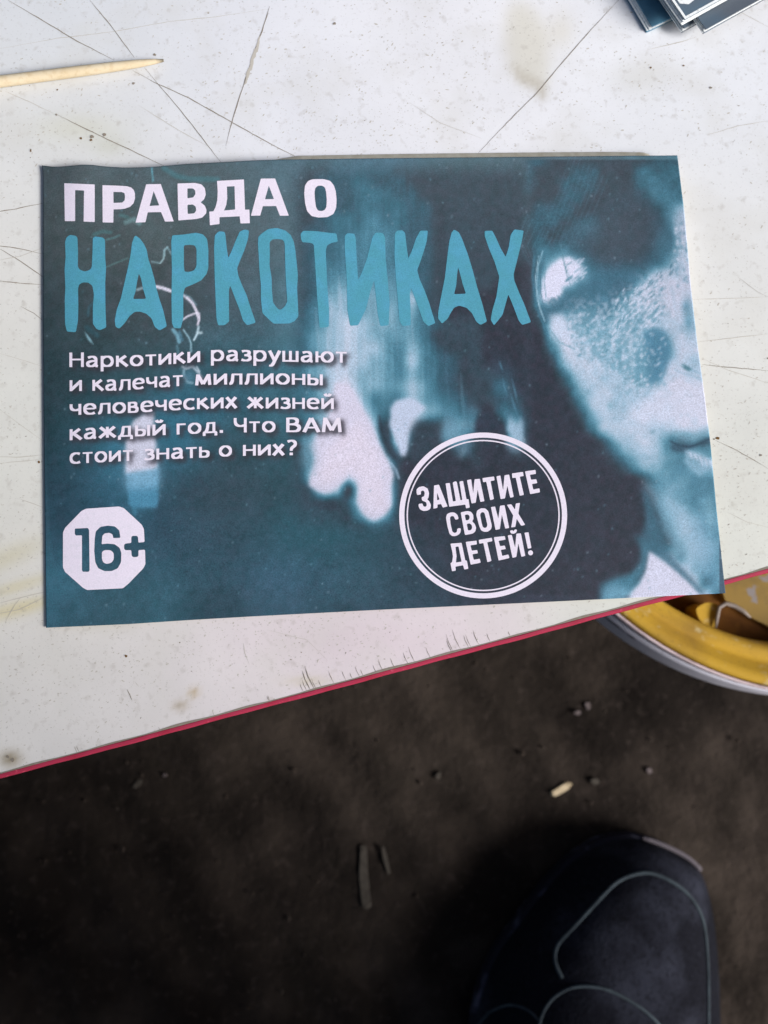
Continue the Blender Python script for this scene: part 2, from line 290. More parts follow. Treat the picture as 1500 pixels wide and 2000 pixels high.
GL = {'н':(.97,[ST,[(.86,0),(.86,1)],[(.11,.52),(.86,.52)]]), 'и':(.97,[ST,[(.86,0),(.86,1)],[(.11,.10),(.86,.90)]]),
 'о':(1.0,[_e(.5,.40)]), 'т':(.84,[[(.02,.92),(.82,.92)],[(.42,0),(.42,.92)]]), 'р':(1.0,[[(.11,-.42),(.11,1)],[(.11,.72),(.25,.86),(.48,.93),(.75,.84),(.88,.5),(.75,.16),(.48,.07),(.25,.12),(.11,.26)]]),
 'а':(.94,[[(.14,.84),(.40,.93),(.62,.88),(.73,.70),(.74,.40),(.75,.12),(.88,.05)],[(.74,.56),(.40,.52),(.17,.42),(.11,.25),(.22,.09),(.44,.07),(.62,.16),(.74,.32)]]),
 'к':(.90,[ST,[(.14,.48),(.74,.98)],[(.30,.58),(.86,.02)]]), 'з':(.78,[[(.08,.87),(.32,.94),(.55,.89),(.63,.74),(.52,.58),(.26,.53)],[(.26,.53),(.54,.50),(.68,.38),(.66,.18),(.48,.07),(.25,.06),(.04,.13)]]),
 'у':(.86,[[(.06,1),(.45,.05)],[(.82,1),(.45,.1),(.33,-.2),(.2,-.36),(.02,-.38)]]), 'ш':(1.24,[ST,[(.61,0),(.61,1)],[(1.11,0),(1.11,1)],[(.11,.08),(1.11,.08)]]),
 'ю':(1.36,[ST,[(.11,.52),(.50,.52)],_e(.88,.38)]), 'л':(.95,[[(.0,.06),(.12,.10),(.21,.30),(.24,.60),(.26,.92)],[(.18,.92),(.83,.92)],[(.83,0),(.83,1)]]),
 'е':(.96,[[(.10,.53),(.86,.53)],[(.86,.50),(.84,.72),(.70,.88),(.50,.94),(.28,.88),(.14,.72),(.10,.5),(.15,.27),(.30,.11),(.52,.06),(.70,.08),(.86,.15)]]),
 'ч':(.88,[[(.10,1),(.10,.75),(.16,.55),(.35,.44),(.55,.45),(.76,.53)],[(.76,0),(.76,1)]]), 'м':(1.16,[[(.10,0),(.18,1)],[(.18,.96),(.56,.10)],[(.56,.10),(.96,.96)],[(.96,1),(1.04,0)]]),
 'ы':(1.12,[ST,_b,[(.99,0),(.99,1)]]), 'ь':(.80,[ST,_b]), 'в':(.82,[ST,[(.11,.92),(.42,.93),(.58,.86),(.60,.70),(.50,.58),(.11,.54)],[(.30,.54),(.56,.51),(.69,.40),(.69,.22),(.56,.09),(.11,.08)]]),
 'с':(.86,[[(.80,.86),(.62,.93),(.42,.93),(.20,.82),(.10,.62),(.10,.38),(.20,.17),(.42,.07),(.62,.07),(.82,.14)]]), 'х':(.88,[[(.08,1),(.80,0)],[(.77,1),(.04,0)]]),
 'ж':(1.28,[[(.62,0),(.62,1)],[(.10,.98),(.58,.50)],[(.58,.54),(.04,.02)],[(1.14,.98),(.66,.50)],[(.66,.54),(1.2,.02)]]),
 'й':(.97,[ST,[(.86,0),(.86,1)],[(.11,.10),(.86,.90)],[(.28,1.40),(.36,1.27),(.50,1.22),(.62,1.27),(.70,1.40)]]),
 'д':(1.06,[[(.18,.08),(.28,.30),(.33,.60),(.35,.92)],[(.28,.92),(.80,.92)],[(.80,.08),(.80,1)],[(.0,.08),(1.02,.08)],[(.07,.08),(.07,-.24)],[(.95,.08),(.95,-.24)]]),
 'г':(.70,[ST,[(.11,.92),(.68,.92)]]), 'Н':(1.12,[[(.12,0),(.12,1.33)],[(.99,0),(.99,1.33)],[(.12,.69),(.99,.69)]]),
 'Ч':(1.0,[[(.11,1.33),(.11,1.0),(.18,.74),(.40,.60),(.62,.60),(.87,.68)],[(.87,0),(.87,1.33)]]),
 'В':(.98,[[(.12,0),(.12,1.33)],[(.12,1.25),(.50,1.26),(.70,1.14),(.72,.92),(.58,.75),(.12,.71)],[(.36,.71),(.66,.68),(.84,.52),(.84,.28),(.66,.10),(.12,.08)]]),
 'А':(1.06,[[(.05,0),(.50,1.30)],[(.52,1.30),(1.0,0)],[(.20,.42),(.84,.42)]]), 'М':(1.30,[[(.10,0),(.20,1.33)],[(.20,1.28),(.64,.16)],[(.64,.16),(1.08,1.28)],[(1.08,1.33),(1.18,0)]]),
 '.':(.36,[[(.15,-.02),(.15,.24)]]), '?':(.80,[[(.08,1.22),(.30,1.31),(.52,1.27),(.66,1.08),(.60,.85),(.44,.70),(.36,.55),(.35,.38)],[(.35,-.02),(.35,.22)]])}
def glyph_tris(ch):
    vs=[];fs=[];n=0; adv, sts = GL[ch]
    for st in sts:
        p = np.array(st,float)
        if 4 <= len(p) < 20:
            q=[]
            for i in range(len(p)-1):
                p0=p[max(0,i-1)];p1=p[i];p2=p[i+1];p3=p[min(len(p)-1,i+2)]
                for k in range(3):
                    t_=k/3; q.append(0.5*((2*p1)+(-p0+p2)*t_+(2*p0-5*p1+4*p2-p3)*t_*t_+(-p0+3*p1-3*p2+p3)*t_**3))
            q.append(p[-1]); p=np.array(q)
        closed = np.hypot(*(p[0]-p[-1])) < 1e-6
        d = np.zeros_like(p); d[1:-1]=p[2:]-p[:-2]; d[0]=p[1]-p[0]; d[-1]=p[-1]-p[-2]
        if closed: d[0]=d[-1]=p[1]-p[-2]
        d/=np.hypot(d[:,0],d[:,1])[:,None]; nr = np.stack([-d[:,1],d[:,0]],1)
        w = 0.155*np.abs(d[:,0])+0.215*np.abs(d[:,1])
        if ch == '.' or (ch == '?' and len(p) == 2): w = w*1.15
        a = p+nr*w[:,None]/2; b = p-nr*w[:,None]/2; m=len(p)
        vs.append(np.concatenate([a,b])); i=np.arange(m-1)
        fs.append(np.concatenate([np.stack([i,i+1,m+i+1],1),np.stack([i,m+i+1,m+i],1)])+n); n+=2*m
    return np.concatenate(vs),np.concatenate(fs),adv
def word_mesh(txt, xa, xb, ln):
    x0=0; vs=[];fs=[];n=0
    for ch in txt:
        v,f,adv = glyph_tris(ch); v=v.copy(); v[:,0]+=x0; x0+=adv+0.15; vs.append(v); fs.append(f+n); n+=len(v)
    v=np.concatenate(vs); f=np.concatenate(fs)
    s = (xb-xa)/(v[:,0].max()-v[:,0].min())
    x = xa+(v[:,0]-v[:,0].min())*s
    bx = [q[0] for q in BASE[ln]]; by = [q[1] for q in BASE[ln]]
    return np.stack([x, np.interp(x,bx,by)-v[:,1]*21.3],1), f
WM = [word_mesh(*q) for q in WORDS]
def poly_tris(entry):
    outer, holes, r = entry
    loops = [rounded(outer,r)] + [rounded(h,r) for h in holes]
    flat = [p for l in loops for p in l]
    t_ = tessellate_polygon([[Vector((x,-y,0)) for x,y in l] for l in loops])
    return np.array(flat), np.array(t_)
def merge(lst):
    vs=[];fs=[];n=0
    for v,f in lst: vs.append(v); fs.append(f+n); n += len(v)
    return np.concatenate(vs), np.concatenate(fs)
# ------------------------------------------------------------------ the printed cover picture
CV = Canvas(70,292,1430,1236,2.0)
base_pts = [(100,340,(52,66,72)),(300,340,(54,72,80)),(600,340,(58,85,98)),(760,340,(60,94,112)),(900,340,(56,82,92)),(1100,340,(58,80,92)),(1240,345,(62,92,106)),(1310,350,(72,118,135)),
 (100,450,(50,64,68)),(300,450,(52,66,70)),(500,440,(54,72,80)),(700,440,(62,100,118)),(850,430,(58,82,92)),(1000,430,(56,80,92)),(1120,420,(60,78,90)),(1200,400,(58,78,88)),
 (100,600,(42,58,64)),(300,600,(48,60,66)),(480,600,(52,70,80)),(600,600,(70,110,125)),(700,560,(75,118,136)),(850,600,(58,72,84)),(1000,600,(52,62,76)),
 (100,750,(38,58,64)),(300,740,(42,68,76)),(450,740,(44,82,95)),(560,740,(52,98,115)),(850,740,(56,104,124)),(950,690,(50,66,78)),(1080,750,(48,56,70)),
 (100,850,(36,60,68)),(200,860,(44,86,100)),(350,830,(46,90,108)),(450,850,(44,70,80)),(540,860,(50,95,110)),(900,800,(60,105,125)),(1030,790,(48,68,82)),(1100,850,(42,54,68)),
 (100,950,(40,66,80)),(200,950,(46,82,102)),(400,950,(44,68,80)),(450,970,(50,62,72)),(560,950,(42,68,78)),(820,950,(44,60,72)),(1150,950,(40,50,62)),
 (330,1050,(42,68,84)),(450,1050,(46,80,96)),(600,1050,(42,82,96)),(700,1080,(42,78,92)),(1150,1050,(44,52,66)),(900,1000,(46,54,66)),(960,1080,(44,50,62)),
 (110,1150,(50,92,110)),(200,1200,(54,88,102)),(300,1150,(50,90,105)),(450,1150,(42,66,78)),(550,1130,(54,84,102)),(700,1150,(46,72,86)),(800,1150,(42,62,76)),(1100,1140,(46,54,68))]
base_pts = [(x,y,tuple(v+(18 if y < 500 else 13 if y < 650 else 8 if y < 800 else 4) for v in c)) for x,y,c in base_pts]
CV.base(base_pts, 60)
n1 = CV.noise(60,3,3); CV.img *= (0.88+0.24*n1)[...,None]

# tone of the two-ink picture, read cell by cell (0 dark ink .. 9 bare paper)
RAMP = np.array([(46,52,64),(52,68,80),(52,84,100),(58,102,120),(72,122,142),(96,146,166),(126,167,187),(156,184,204),(180,197,216),(202,206,224)],float)
def tone_patch(x0, y0, st, rows, fx, fy, amp=0.0, seed=1, stretch=None):
    """rows of digits on a grid of st pixels; fades in over fx (left, right) and fy (top, bottom) pixels"""
    g = np.array([[float(ch) for ch in r] for r in rows]); ny,nx = g.shape
    u = np.clip((CV.X-x0)/st,0,nx-1.001); v = np.clip((CV.Y-y0)/st,0,ny-1.001); ui = u.astype(int); vi = v.astype(int); fu = u-ui; fv = v-vi
    def cub(a,b,c,d,t): return 0.5*((2*b)+(-a+c)*t+(2*a-5*b+4*c-d)*t*t+(-a+3*b-3*c+d)*t**3)
    def row(k):
        k = np.clip(k,0,ny-1); return cub(g[k,np.clip(ui-1,0,nx-1)],g[k,ui],g[k,np.clip(ui+1,0,nx-1)],g[k,np.clip(ui+2,0,nx-1)],fu)
    t = cub(row(vi-1),row(vi),row(vi+1),row(vi+2),fv)
    if amp:
        n = CV.noise(14,seed,3)-0.5
        if stretch is not None: n = CV.blur1(CV.noise(6,seed,2)-0.5, 30)*3
        t = t+n*amp*np.clip(t/3,0.2,1)
    t = np.clip(t,0,9); i = np.minimum(t.astype(int),8); f = (t-i)[...,None]
    col = RAMP[i]*(1-f)+RAMP[i+1]*f
    x1 = x0+st*(nx-1); y1 = y0+st*(ny-1)
    def ramp(a,w): return np.clip(a/max(w,1e-6)+0.5,0,1)
    m = ramp(CV.X-x0,fx[0])*ramp(x1-CV.X,fx[1])*ramp(CV.Y-y0,fy[0])*ramp(y1-CV.Y,fy[1])
    m = m*m*(3-2*m); CV.img = CV.img*(1-m[...,None])+col*m[...,None]
def blur1(m, sig):
    sig = sig/CV.step; n = int(sig*2.5); k = np.exp(-0.5*(np.arange(-n,n+1)/sig)**2); k /= k.sum(); q = np.pad(m,((n,n),(0,0)),mode='edge'); o = np.zeros(m.shape)
    for i,a in enumerate(k): o += a*q[i:i+m.shape[0]]
    return o
CV.blur1 = blur1
tone_patch(580,330,25,[
 '1112222211111111111','1122232221111111111','1122233322111111111','1122233332211111111','1123334332211111111','1223344432211111111',
 '1223444432211111111','1233444432211111111','1234445442211111100','1235555543211111000','1246656557210000000','1357656656210000000',
 '2357876655321110000','2467876555311110000','2467877546421110000','2468876547432110000','3568866546432111000','3468966557532111300',
 '3468974447543211210','3468985368654310331','2478997188313651163','2589998184014311062','1479999431001310021','1489999610000010000',
 '1699899510000000000','1288189810000000000','1111279810000000000','1111159510000000000','1111113210000000000'],(50,40),(50,40),1.3,9,1)
# ---- flame-like streaks and drips in the middle
for x_,y0_,y1_,c_c,wd in [(640,560,640,(150,175,198),8),(662,540,640,(170,188,208),9),(700,560,640,(110,150,172),7),(770,600,700,(110,150,170),5),(722,520,640,(98,140,160),8),(803,610,700,(150,178,198),4),(870,690,800,(72,112,132),6),(900,730,830,(96,140,160),7),(616,600,680,(128,160,180),6)]:
    CV.line([(x_,y0_),(x_+3,(y0_+y1_)/2),(x_+8,y1_)],wd,c_c,3,0.35,True)
CV.poly([(636,830),(648,780),(655,745),(686,752),(703,784),(720,817),(734,847),(747,878),(762,905),(770,925),(764,956),(765,987),(752,1006),(730,1016),(709,1004),(697,981),(701,952),(694,935),(682,930),(671,941),(654,955),(636,964),(615,958),(602,947),(608,920),(612,895),(604,870),(618,850)],(206,203,222),3.6)
CV.poly([(640,880),(700,820),(740,890),(755,990),(728,1005),(705,985),(706,930),(680,920),(640,950),(620,940)],(216,208,224),7,0.8)
CV.poly([(590,860),(612,850),(615,900),(608,930),(590,905)],(112,154,174),7,0.7)
CV.line([(764,905),(774,918),(779,934)],4,(150,176,198),2.5,0.8)
CV.poly([(738,805),(747,822),(756,848),(767,873),(784,899),(776,905),(757,889),(745,860),(739,835)],(50,66,80),3.2)
CV.line([(741,812),(746,840),(756,870),(772,895)],6,(46,60,72),2.5,0.9,True)
CV.poly([(764,796),(772,783),(800,776),(814,782),(832,797),(818,809),(804,822),(799,847),(799,872),(792,891),(783,891),(773,863),(761,832)],(186,198,220),3.2)
CV.poly([(803,850),(803,836),(815,822),(832,820),(848,832),(856,856),(852,885),(812,905),(800,890)],(50,64,76),6)
CV.poly([(868,810),(890,820),(903,845),(890,862),(868,868),(862,845)],(112,154,176),8,0.9)
CV.poly([(905,800),(925,790),(940,800),(926,830),(922,850),(905,850)],(74,118,138),7,0.8)
CV.poly([(927,824),(936,808),(956,803),(974,813),(984,832),(989,850),(926,850)],(46,56,70),4)
CV.poly([(996,810),(1002,822),(1010,832),(1017,812),(1023,825),(1024,850),(1032,880),(1005,862),(990,838)],(150,180,202),3.5)
for p_ in [[(981,735),(985,755),(990,772)],[(998,770),(1003,790),(1012,815)],[(1000,740),(1006,765),(1010,785)],[(975,705),(982,725)]]: CV.line(p_,3.5,(96,146,172),1.8,0.7,True)
CV.poly([(960,700),(995,715),(1015,780),(1030,850),(1000,800),(975,760)],(60,98,118),12,0.6)
CV.blob(903,868,9,12,(120,160,182),0.8); CV.blob(905,880,5,10,(140,176,196),0.6,0.3)
CV.poly([(880,862),(905,858),(930,862),(920,878),(885,876)],(92,134,156),5,0.7)
CV.poly([(985,858),(1010,868),(1018,888),(1004,884),(990,876)],(140,168,190),4,0.8)
# ---- left: candle with glow, smoke
CV.blob(225,880,26,50,(60,118,142),0.75); CV.blob(340,845,40,55,(54,112,136),0.7); CV.blob(400,790,60,26,(50,104,128),0.5)
CV.blob(250,1000,40,30,(52,96,116),0.5); CV.blob(550,1130,70,30,(58,92,114),0.45); CV.blob(600,1040,60,40,(44,90,104),0.5)
CV.poly([(246,905),(307,890),(310,975),(306,992),(258,992),(252,985)],(78,138,168),2.5,0.95)
CV.poly([(246,880),(307,875),(309,945),(248,950)],(140,180,206),9,0.9)
CV.poly([(245,862),(254,834),(262,820),(280,808),(302,804),(301,830),(304,860),(307,915),(246,925)],(200,202,220),3.2)
CV.poly([(249,925),(308,920),(310,955),(250,958)],(112,162,190),6,0.7)
CV.poly([(250,960),(306,955),(306,992),(256,994)],(74,132,160),7,0.5)
CV.line([(262,992),(264,1002)],9,(70,126,152),4,0.7)
SM = (214,212,228)
CV.line([(296,322),(297,335),(299,354)],3.2,(104,164,180),1,0.85)
CV.line([(320,328),(345,344),(372,350),(425,350)],10,(70,116,126),4,0.65)
CV.line([(298,559),(316,562),(336,569),(346,573)],6.5,SM,0.8,0.95); CV.line([(346,573),(358,577),(368,584)],5,(196,200,216),0.8,0.85); CV.line([(366,582),(376,592),(383,606),(388,622)],5.5,SM,0.8,0.95); CV.line([(352,572),(372,580),(384,596)],2,(120,160,176),0.8,0.7)
CV.line([(268,566),(282,561),(300,559)],5,(150,176,186),2,0.8)
CV.line([(388,612),(389,624),(386,634)],4.5,(204,202,218),0.8); CV.line([(354,626),(366,618),(378,613),(386,611)],3.6,SM,0.8,0.95)
CV.line([(388,638),(385,652),(379,664)],4,(180,206,218),1.2); CV.line([(386,650),(394,650)],4,(190,214,224),1.2)
CV.line([(296,511),(306,513),(314,514)],2.4,(140,176,184),0.8,0.85); CV.line([(313,514),(319,506),(321,498)],3,(160,192,198),0.8,0.9); CV.line([(320,500),(321,488),(327,483)],3.6,(150,184,192),0.8,0.85); CV.line([(326,483),(331,489),(335,497)],2.6,(130,168,178),0.9,0.8)
CV.line([(207,522),(230,512),(250,504)],3,(84,118,120),1.3,0.8); CV.line([(208,468),(224,464),(234,459)],3,(88,132,136),1.3,0.8)
CV.line([(184,458),(200,452),(216,454)],7,(72,112,116),3,0.7)
CV.line([(246,434),(262,428),(272,436)],9,(112,146,150),4,0.75); CV.line([(235,420),(250,424)],6,(80,126,130),3,0.6)
CV.line([(184,590),(174,600),(172,616)],5,(62,98,112),2,0.7); CV.line([(165,648),(174,662),(182,672)],4.5,(140,186,200),1.3,0.9,True)
CV.line([(170,640),(190,655)],10,(52,92,104),4,0.6)
CV.line([(338,644),(346,654),(350,668)],7,(120,172,192),1.8,0.8); CV.line([(350,648),(356,664)],5,(76,120,140),2,0.8)
CV.line([(358,644),(368,658),(373,670),(373,688)],3,(150,190,206),1,0.9); CV.line([(346,676),(348,690)],5,(96,140,156),2.5,0.7)
CV.line([(356,716),(364,720),(376,716),(386,726),(394,738)],5,(170,186,200),1.5,0.9); CV.line([(359,722),(359,734),(366,746),(376,748)],5,(140,172,188),2,0.85)
CV.blob(370,735,8,9,(84,128,150),0.8); CV.line([(384,716),(390,726)],3,(190,206,220),1,0.9)
# ---- the half face on the right
HL = (192,204,226)
tone_patch(1030,312,25,[
 '2211111111222222','2111221113333322','2112221113433333','1112211112444433','1222111111247744','2221231111248877','1212332111238887','1334321111347888',
 '0367632222358888','0488743334888999','0596433238999999','0584334379999988','0245554677789876','0188656667788775','0069766676468888','0038876666358888',
 '0016887665388787','0003787765589888','0001578777899998','0000378778999999','0000158789999999','0000037888778888','0000002678742422','0000001367754654',
 '0000000136654676','0000000001455444','0000000000365444','0000000000266454','0000000000157655','0000000000137755','0000000000225765','0000000000384765',
 '0000000001399655','0000000234899935','0000000458999983'],(36,1),(1,1),1.6,17)
rg0 = np.random.default_rng(12)
# eye socket
CV.poly([(1088,500),(1130,470),(1200,430),(1250,420),(1300,440),(1312,470),(1308,500),(1280,510),(1262,530),(1240,560),(1215,595),(1180,625),(1140,630),(1105,625),(1080,622),(1060,630),(1054,600),(1080,590),(1102,570),(1120,555),(1142,528),(1125,505)],(66,108,130),9,0.35)
CV.poly([(1095,470),(1150,420),(1230,370),(1270,385),(1296,430),(1306,465),(1290,485),(1262,505),(1240,520),(1180,520),(1140,500)],(58,76,90),13,0.75)
CV.poly([(1170,430),(1260,400),(1278,440),(1272,480),(1240,512),(1180,510),(1150,480)],(60,74,86),10,0.7)
CV.blob(1140,445,22,12,(70,108,126),0.5); CV.blob(1296,470,12,18,(76,120,140),0.6)
CV.poly([(1170,530),(1240,520),(1250,540),(1225,575),(1190,605),(1150,600),(1140,570)],(64,106,128),10,0.5)
CV.poly([(1056,580),(1060,545),(1070,525),(1092,505),(1112,502),(1128,512),(1142,526),(1130,536),(1116,556),(1098,560),(1098,574),(1084,588),(1068,592)],(214,216,236),3)
CV.poly([(1050,612),(1080,594),(1110,572),(1150,572),(1130,600),(1100,606),(1066,628)],(62,104,124),5,0.9)
CV.poly([(1072,616),(1100,612),(1108,630),(1120,660),(1105,672),(1086,650)],(198,208,228),5,0.9)
CV.line([(1060,490),(1051,520),(1048,560),(1054,600),(1064,628)],2.5,(150,190,210),1,0.8); CV.line([(1064,500),(1056,530),(1056,570),(1062,600)],1.8,(70,110,130),0.7,0.9)
CV.line([(1095,478),(1100,505),(1106,532),(1114,556)],2.0,(92,136,154),0.6,0.9); CV.line([(1104,515),(1110,535),(1120,552)],1.4,(120,158,176),0.6,0.8)
for k in range(34):
    a_ = rg0.uniform(0,1); x_ = 1104+34*a_; y_ = 506+rg0.uniform(0,1)*46; L_k = rg0.uniform(6,18)
    CV.line([(x_,y_),(x_+L_k*0.8,y_-L_k*0.55)],rg0.uniform(1.6,3.0),(196,206,226) if k%3 else (92,138,158),0.8,0.75)
for k in range(26):
    x_ = 1062+rg0.uniform(0,44); y_ = 590-(x_-1062)*0.42+rg0.uniform(-4,5); CV.line([(x_,y_),(x_+5,y_+rg0.uniform(4,9))],2,(70,116,136),0.8,0.6)
CV.line([(1066,520),(1063,550),(1067,585)],1.6,(96,140,158),0.6,0.8); CV.line([(1052,500),(1046,540),(1048,580),(1058,615)],1.6,(170,200,216),0.6,0.8); CV.line([(1044,500),(1040,540),(1048,600),(1070,655)],5,(66,116,138),2.5,0.7)
CV.line([(1072,640),(1092,668),(1122,682)],2,(110,154,172),0.8,0.8)
for k in range(9):
    x_ = 1085+k*9; CV.line([(x_+30,300+k*6),(x_+8,370+k*4),(x_-30,470+k*2)],2,(82,122,142),1.2,0.28)
for k in range(6): CV.line([(1030+k*10,420+k*8),(1010+k*10,470+k*5),(1036+k*4,520)],1.6,(84,132,152),1,0.35)
# wet, mottled skin
ms = CV.noise(7,5,2)
wet = np.zeros(ms.shape)
tmp = Canvas(70,292,1430,1236,2.0); tmp.poly([(1110,590),(1160,590),(1225,560),(1275,530),(1290,560),(1300,600),(1290,640),(1240,690),(1240,740),(1290,760),(1240,780),(1180,730),(1130,690),(1110,640)],(1,1,1),12); wet = tmp.img[...,0]
hi = np.clip((ms-0.5)*9,0,1)*wet; lo_ = np.clip((0.46-ms)*9,0,1)*wet
CV.mix((0,CV.nx,0,CV.ny), CV.blur(hi,1.2)*0.6, (188,204,224)); CV.mix((0,CV.nx,0,CV.ny), CV.blur(lo_,1.2)*0.55, (110,156,176))
rg = np.random.default_rng(4)
for k in range(110):
    x_ = rg.uniform(1195,1285); y_ = rg.uniform(560,650)-(x_-1240)*0.35
    an = math.radians(-58+rg.uniform(-15,15)+(x_-1200)*0.2); L_ = rg.uniform(5,13)
    CV.line([(x_,y_),(x_+L_*math.cos(an),y_+L_*math.sin(an))],2.2,(96,144,164) if k%2 else (214,220,238),0.7,0.75)
CV.poly([(1258,650),(1280,640),(1300,648),(1310,672),(1310,700),(1296,735),(1280,752),(1262,748),(1266,715),(1256,690)],(80,130,156),5,0.92)
CV.poly([(1232,690),(1262,660),(1268,745),(1240,745)],(110,156,178),7,0.7)
hi2 = np.clip((ms-0.58)*9,0,1); CV.poly([(1225,660),(1268,640),(1268,750),(1235,760)],(176,200,218),6,0.8,hi2)
CV.poly([(1330,710),(1340,713),(1352,721),(1346,725),(1334,719)],(80,124,138),1.6); CV.line([(1352,722),(1368,730)],2.5,(140,172,194),1.5,0.8)
CV.blob(1345,612,10,26,(120,164,186),0.75); CV.blob(1340,600,5,8,(86,138,162),0.6); CV.blob(1345,630,4,10,(96,146,168),0.6)
for k in range(50): CV.blob(rg.uniform(1318,1345),rg.uniform(430,560),2,2.5,(104,150,172) if k%2 else (222,228,244),0.6)
CV.blob(1192,792,5,5,(134,172,190),0.8); CV.blob(1275,843,3.5,3.5,(110,150,168),0.9)
# pores and wet glints across the cheek and brow edge
for k in range(420):
    x_ = rg.uniform(1110,1300); y_ = rg.uniform(560,760)
    inside_ = (y_ > 620-(x_-1110)*0.45) and (y_ < 690+(x_-1110)*0.45)
    if not inside_: continue
    CV.blob(x_,y_,rg.uniform(1.4,3.2),rg.uniform(1.0,2.0),(206,214,232) if k%2 else (90,138,158),0.55,rg.uniform(-1.4,-0.4))
for k in range(60):
    x_ = rg.uniform(1180,1316); y_ = 622-(x_-1180)*0.72+rg.uniform(-9,9); CV.line([(x_,y_),(x_+4,y_-rg.uniform(4,9))],1.8,(196,208,226) if k%2 else (76,122,142),0.7,0.6)
CV.line([(1312,560),(1322,620),(1326,680),(1322,710),(1332,716)],7,(176,196,216),5,0.5)
CV.line([(1300,740),(1318,732),(1330,736),(1352,748)],6,(184,200,220),4,0.5); CV.line([(1318,722),(1330,728),(1352,734),(1372,742)],5,(150,182,204),3,0.5)
CV.poly([(1235,780),(1290,770),(1330,790),(1320,830),(1270,845),(1235,820)],(198,208,228),14,0.6)
# mouth and chin
CV.poly([(1300,868),(1312,850),(1322,846),(1334,856),(1352,862),(1372,848),(1392,836),(1396,880),(1360,880),(1340,890),(1330,920),(1308,930),(1298,905)],(82,132,152),6,0.5)
CV.poly([(1305,930),(1330,900),(1396,880),(1420,1170),(1380,1170),(1376,1120),(1390,1060),(1360,1020),(1330,998),(1290,965),(1262,945)],(92,142,166),8,0.3)
CV.poly([(1310,866),(1330,868),(1350,868),(1376,858),(1392,852),(1392,866),(1366,872),(1344,878),(1330,884),(1312,880)],(56,84,102),3,0.95)
CV.poly([(1338,879),(1352,882),(1372,891),(1398,902),(1398,912),(1378,906),(1358,897),(1342,892)],(178,196,216),3.2,0.9)
for k in range(10):
    x_ = 1342+k*5; y_ = 882+k*2.1; CV.line([(x_,y_),(x_+5,y_+8+k%3*4)],2,(200,210,228) if k%2 else (120,160,180),0.9,0.6)
CV.line([(1310,862),(1326,870),(1346,873),(1368,866),(1392,854)],3.2,(44,72,90),1.4,0.9)
CV.poly([(1312,846),(1326,840),(1344,852),(1358,850),(1376,842),(1392,832),(1392,842),(1370,856),(1350,862),(1330,858)],(150,182,202),4,0.55)
CV.poly([(1340,890),(1352,900),(1374,926),(1366,930),(1348,914),(1336,900)],(140,176,198),3.5,0.8)
CV.blob(1392,880,10,8,(84,134,152),0.7)
CV.poly([(1250,935),(1272,948),(1330,990),(1372,1020),(1392,1060),(1388,1110),(1372,1130),(1345,1110),(1318,1080),(1302,1050),(1286,1000),(1262,960)],(146,180,202),7,0.5)
CV.poly([(1350,1020),(1400,1000),(1420,1165),(1375,1150),(1362,1100)],(96,146,176),12,0.3)
CV.blob(1388,1010,6,26,(140,182,200),0.4)
CV.poly([(1252,950),(1266,966),(1284,1010),(1300,1060),(1322,1096),(1378,1158),(1366,1166),(1320,1124),(1290,1096),(1262,1074),(1252,1050),(1262,1010)],(62,104,124),5,0.9)
CV.poly([(1236,1040),(1256,1050),(1270,1078),(1262,1110),(1240,1136),(1210,1172),(1170,1180),(1172,1140),(1190,1134),(1232,1122),(1252,1096),(1250,1070)],(70,122,144),5,0.9)
CV.poly([(1268,1076),(1286,1088),(1318,1114),(1345,1138),(1372,1168),(1222,1176),(1228,1162),(1250,1138),(1262,1112)],(204,206,226),3)
CV.poly([(1178,1150),(1200,1140),(1232,1150),(1226,1176),(1180,1180)],(110,160,184),6,0.8)
CV.poly([(1100,860),(1180,880),(1240,950),(1252,1030),(1244,1085),(1180,1122),(1160,1190),(1080,1190),(1110,1000)],(50,56,68),10,0.5)
# printed soft shadow behind the paragraph
shm = Canvas(70,292,1430,1236,2.0)
for v_,f_ in WM:
    for t_ in f_: 
        q_ = v_[t_]+np.array([5.5,6.0])
        if abs((q_[1,0]-q_[0,0])*(q_[2,1]-q_[0,1])-(q_[2,0]-q_[0,0])*(q_[1,1]-q_[0,1])) > 1.0:
            a0,b0,c0,d0 = shm.win(q_,0); X_,Y_ = shm.X[c0:d0,a0:b0],shm.Y[c0:d0,a0:b0]
            s1 = (q_[1,0]-q_[0,0])*(Y_-q_[0,1])-(q_[1,1]-q_[0,1])*(X_-q_[0,0])
            s2 = (q_[2,0]-q_[1,0])*(Y_-q_[1,1])-(q_[2,1]-q_[1,1])*(X_-q_[1,0])
            s3 = (q_[0,0]-q_[2,0])*(Y_-q_[2,1])-(q_[0,1]-q_[2,1])*(X_-q_[2,0])
            ins = ((s1>=0)&(s2>=0)&(s3>=0))|((s1<=0)&(s2<=0)&(s3<=0))
            shm.img[c0:d0,a0:b0,0] = np.maximum(shm.img[c0:d0,a0:b0,0], ins)
sh_ = np.clip(CV.blur(shm.img[...,0],4.5)*1.5,0,0.8)
CV.mix((0,CV.nx,0,CV.ny), sh_, (58,56,64))
# badge: dark ground inside the ring
CV.poly(ell(0.895), (46,54,66), 2, 0.35)
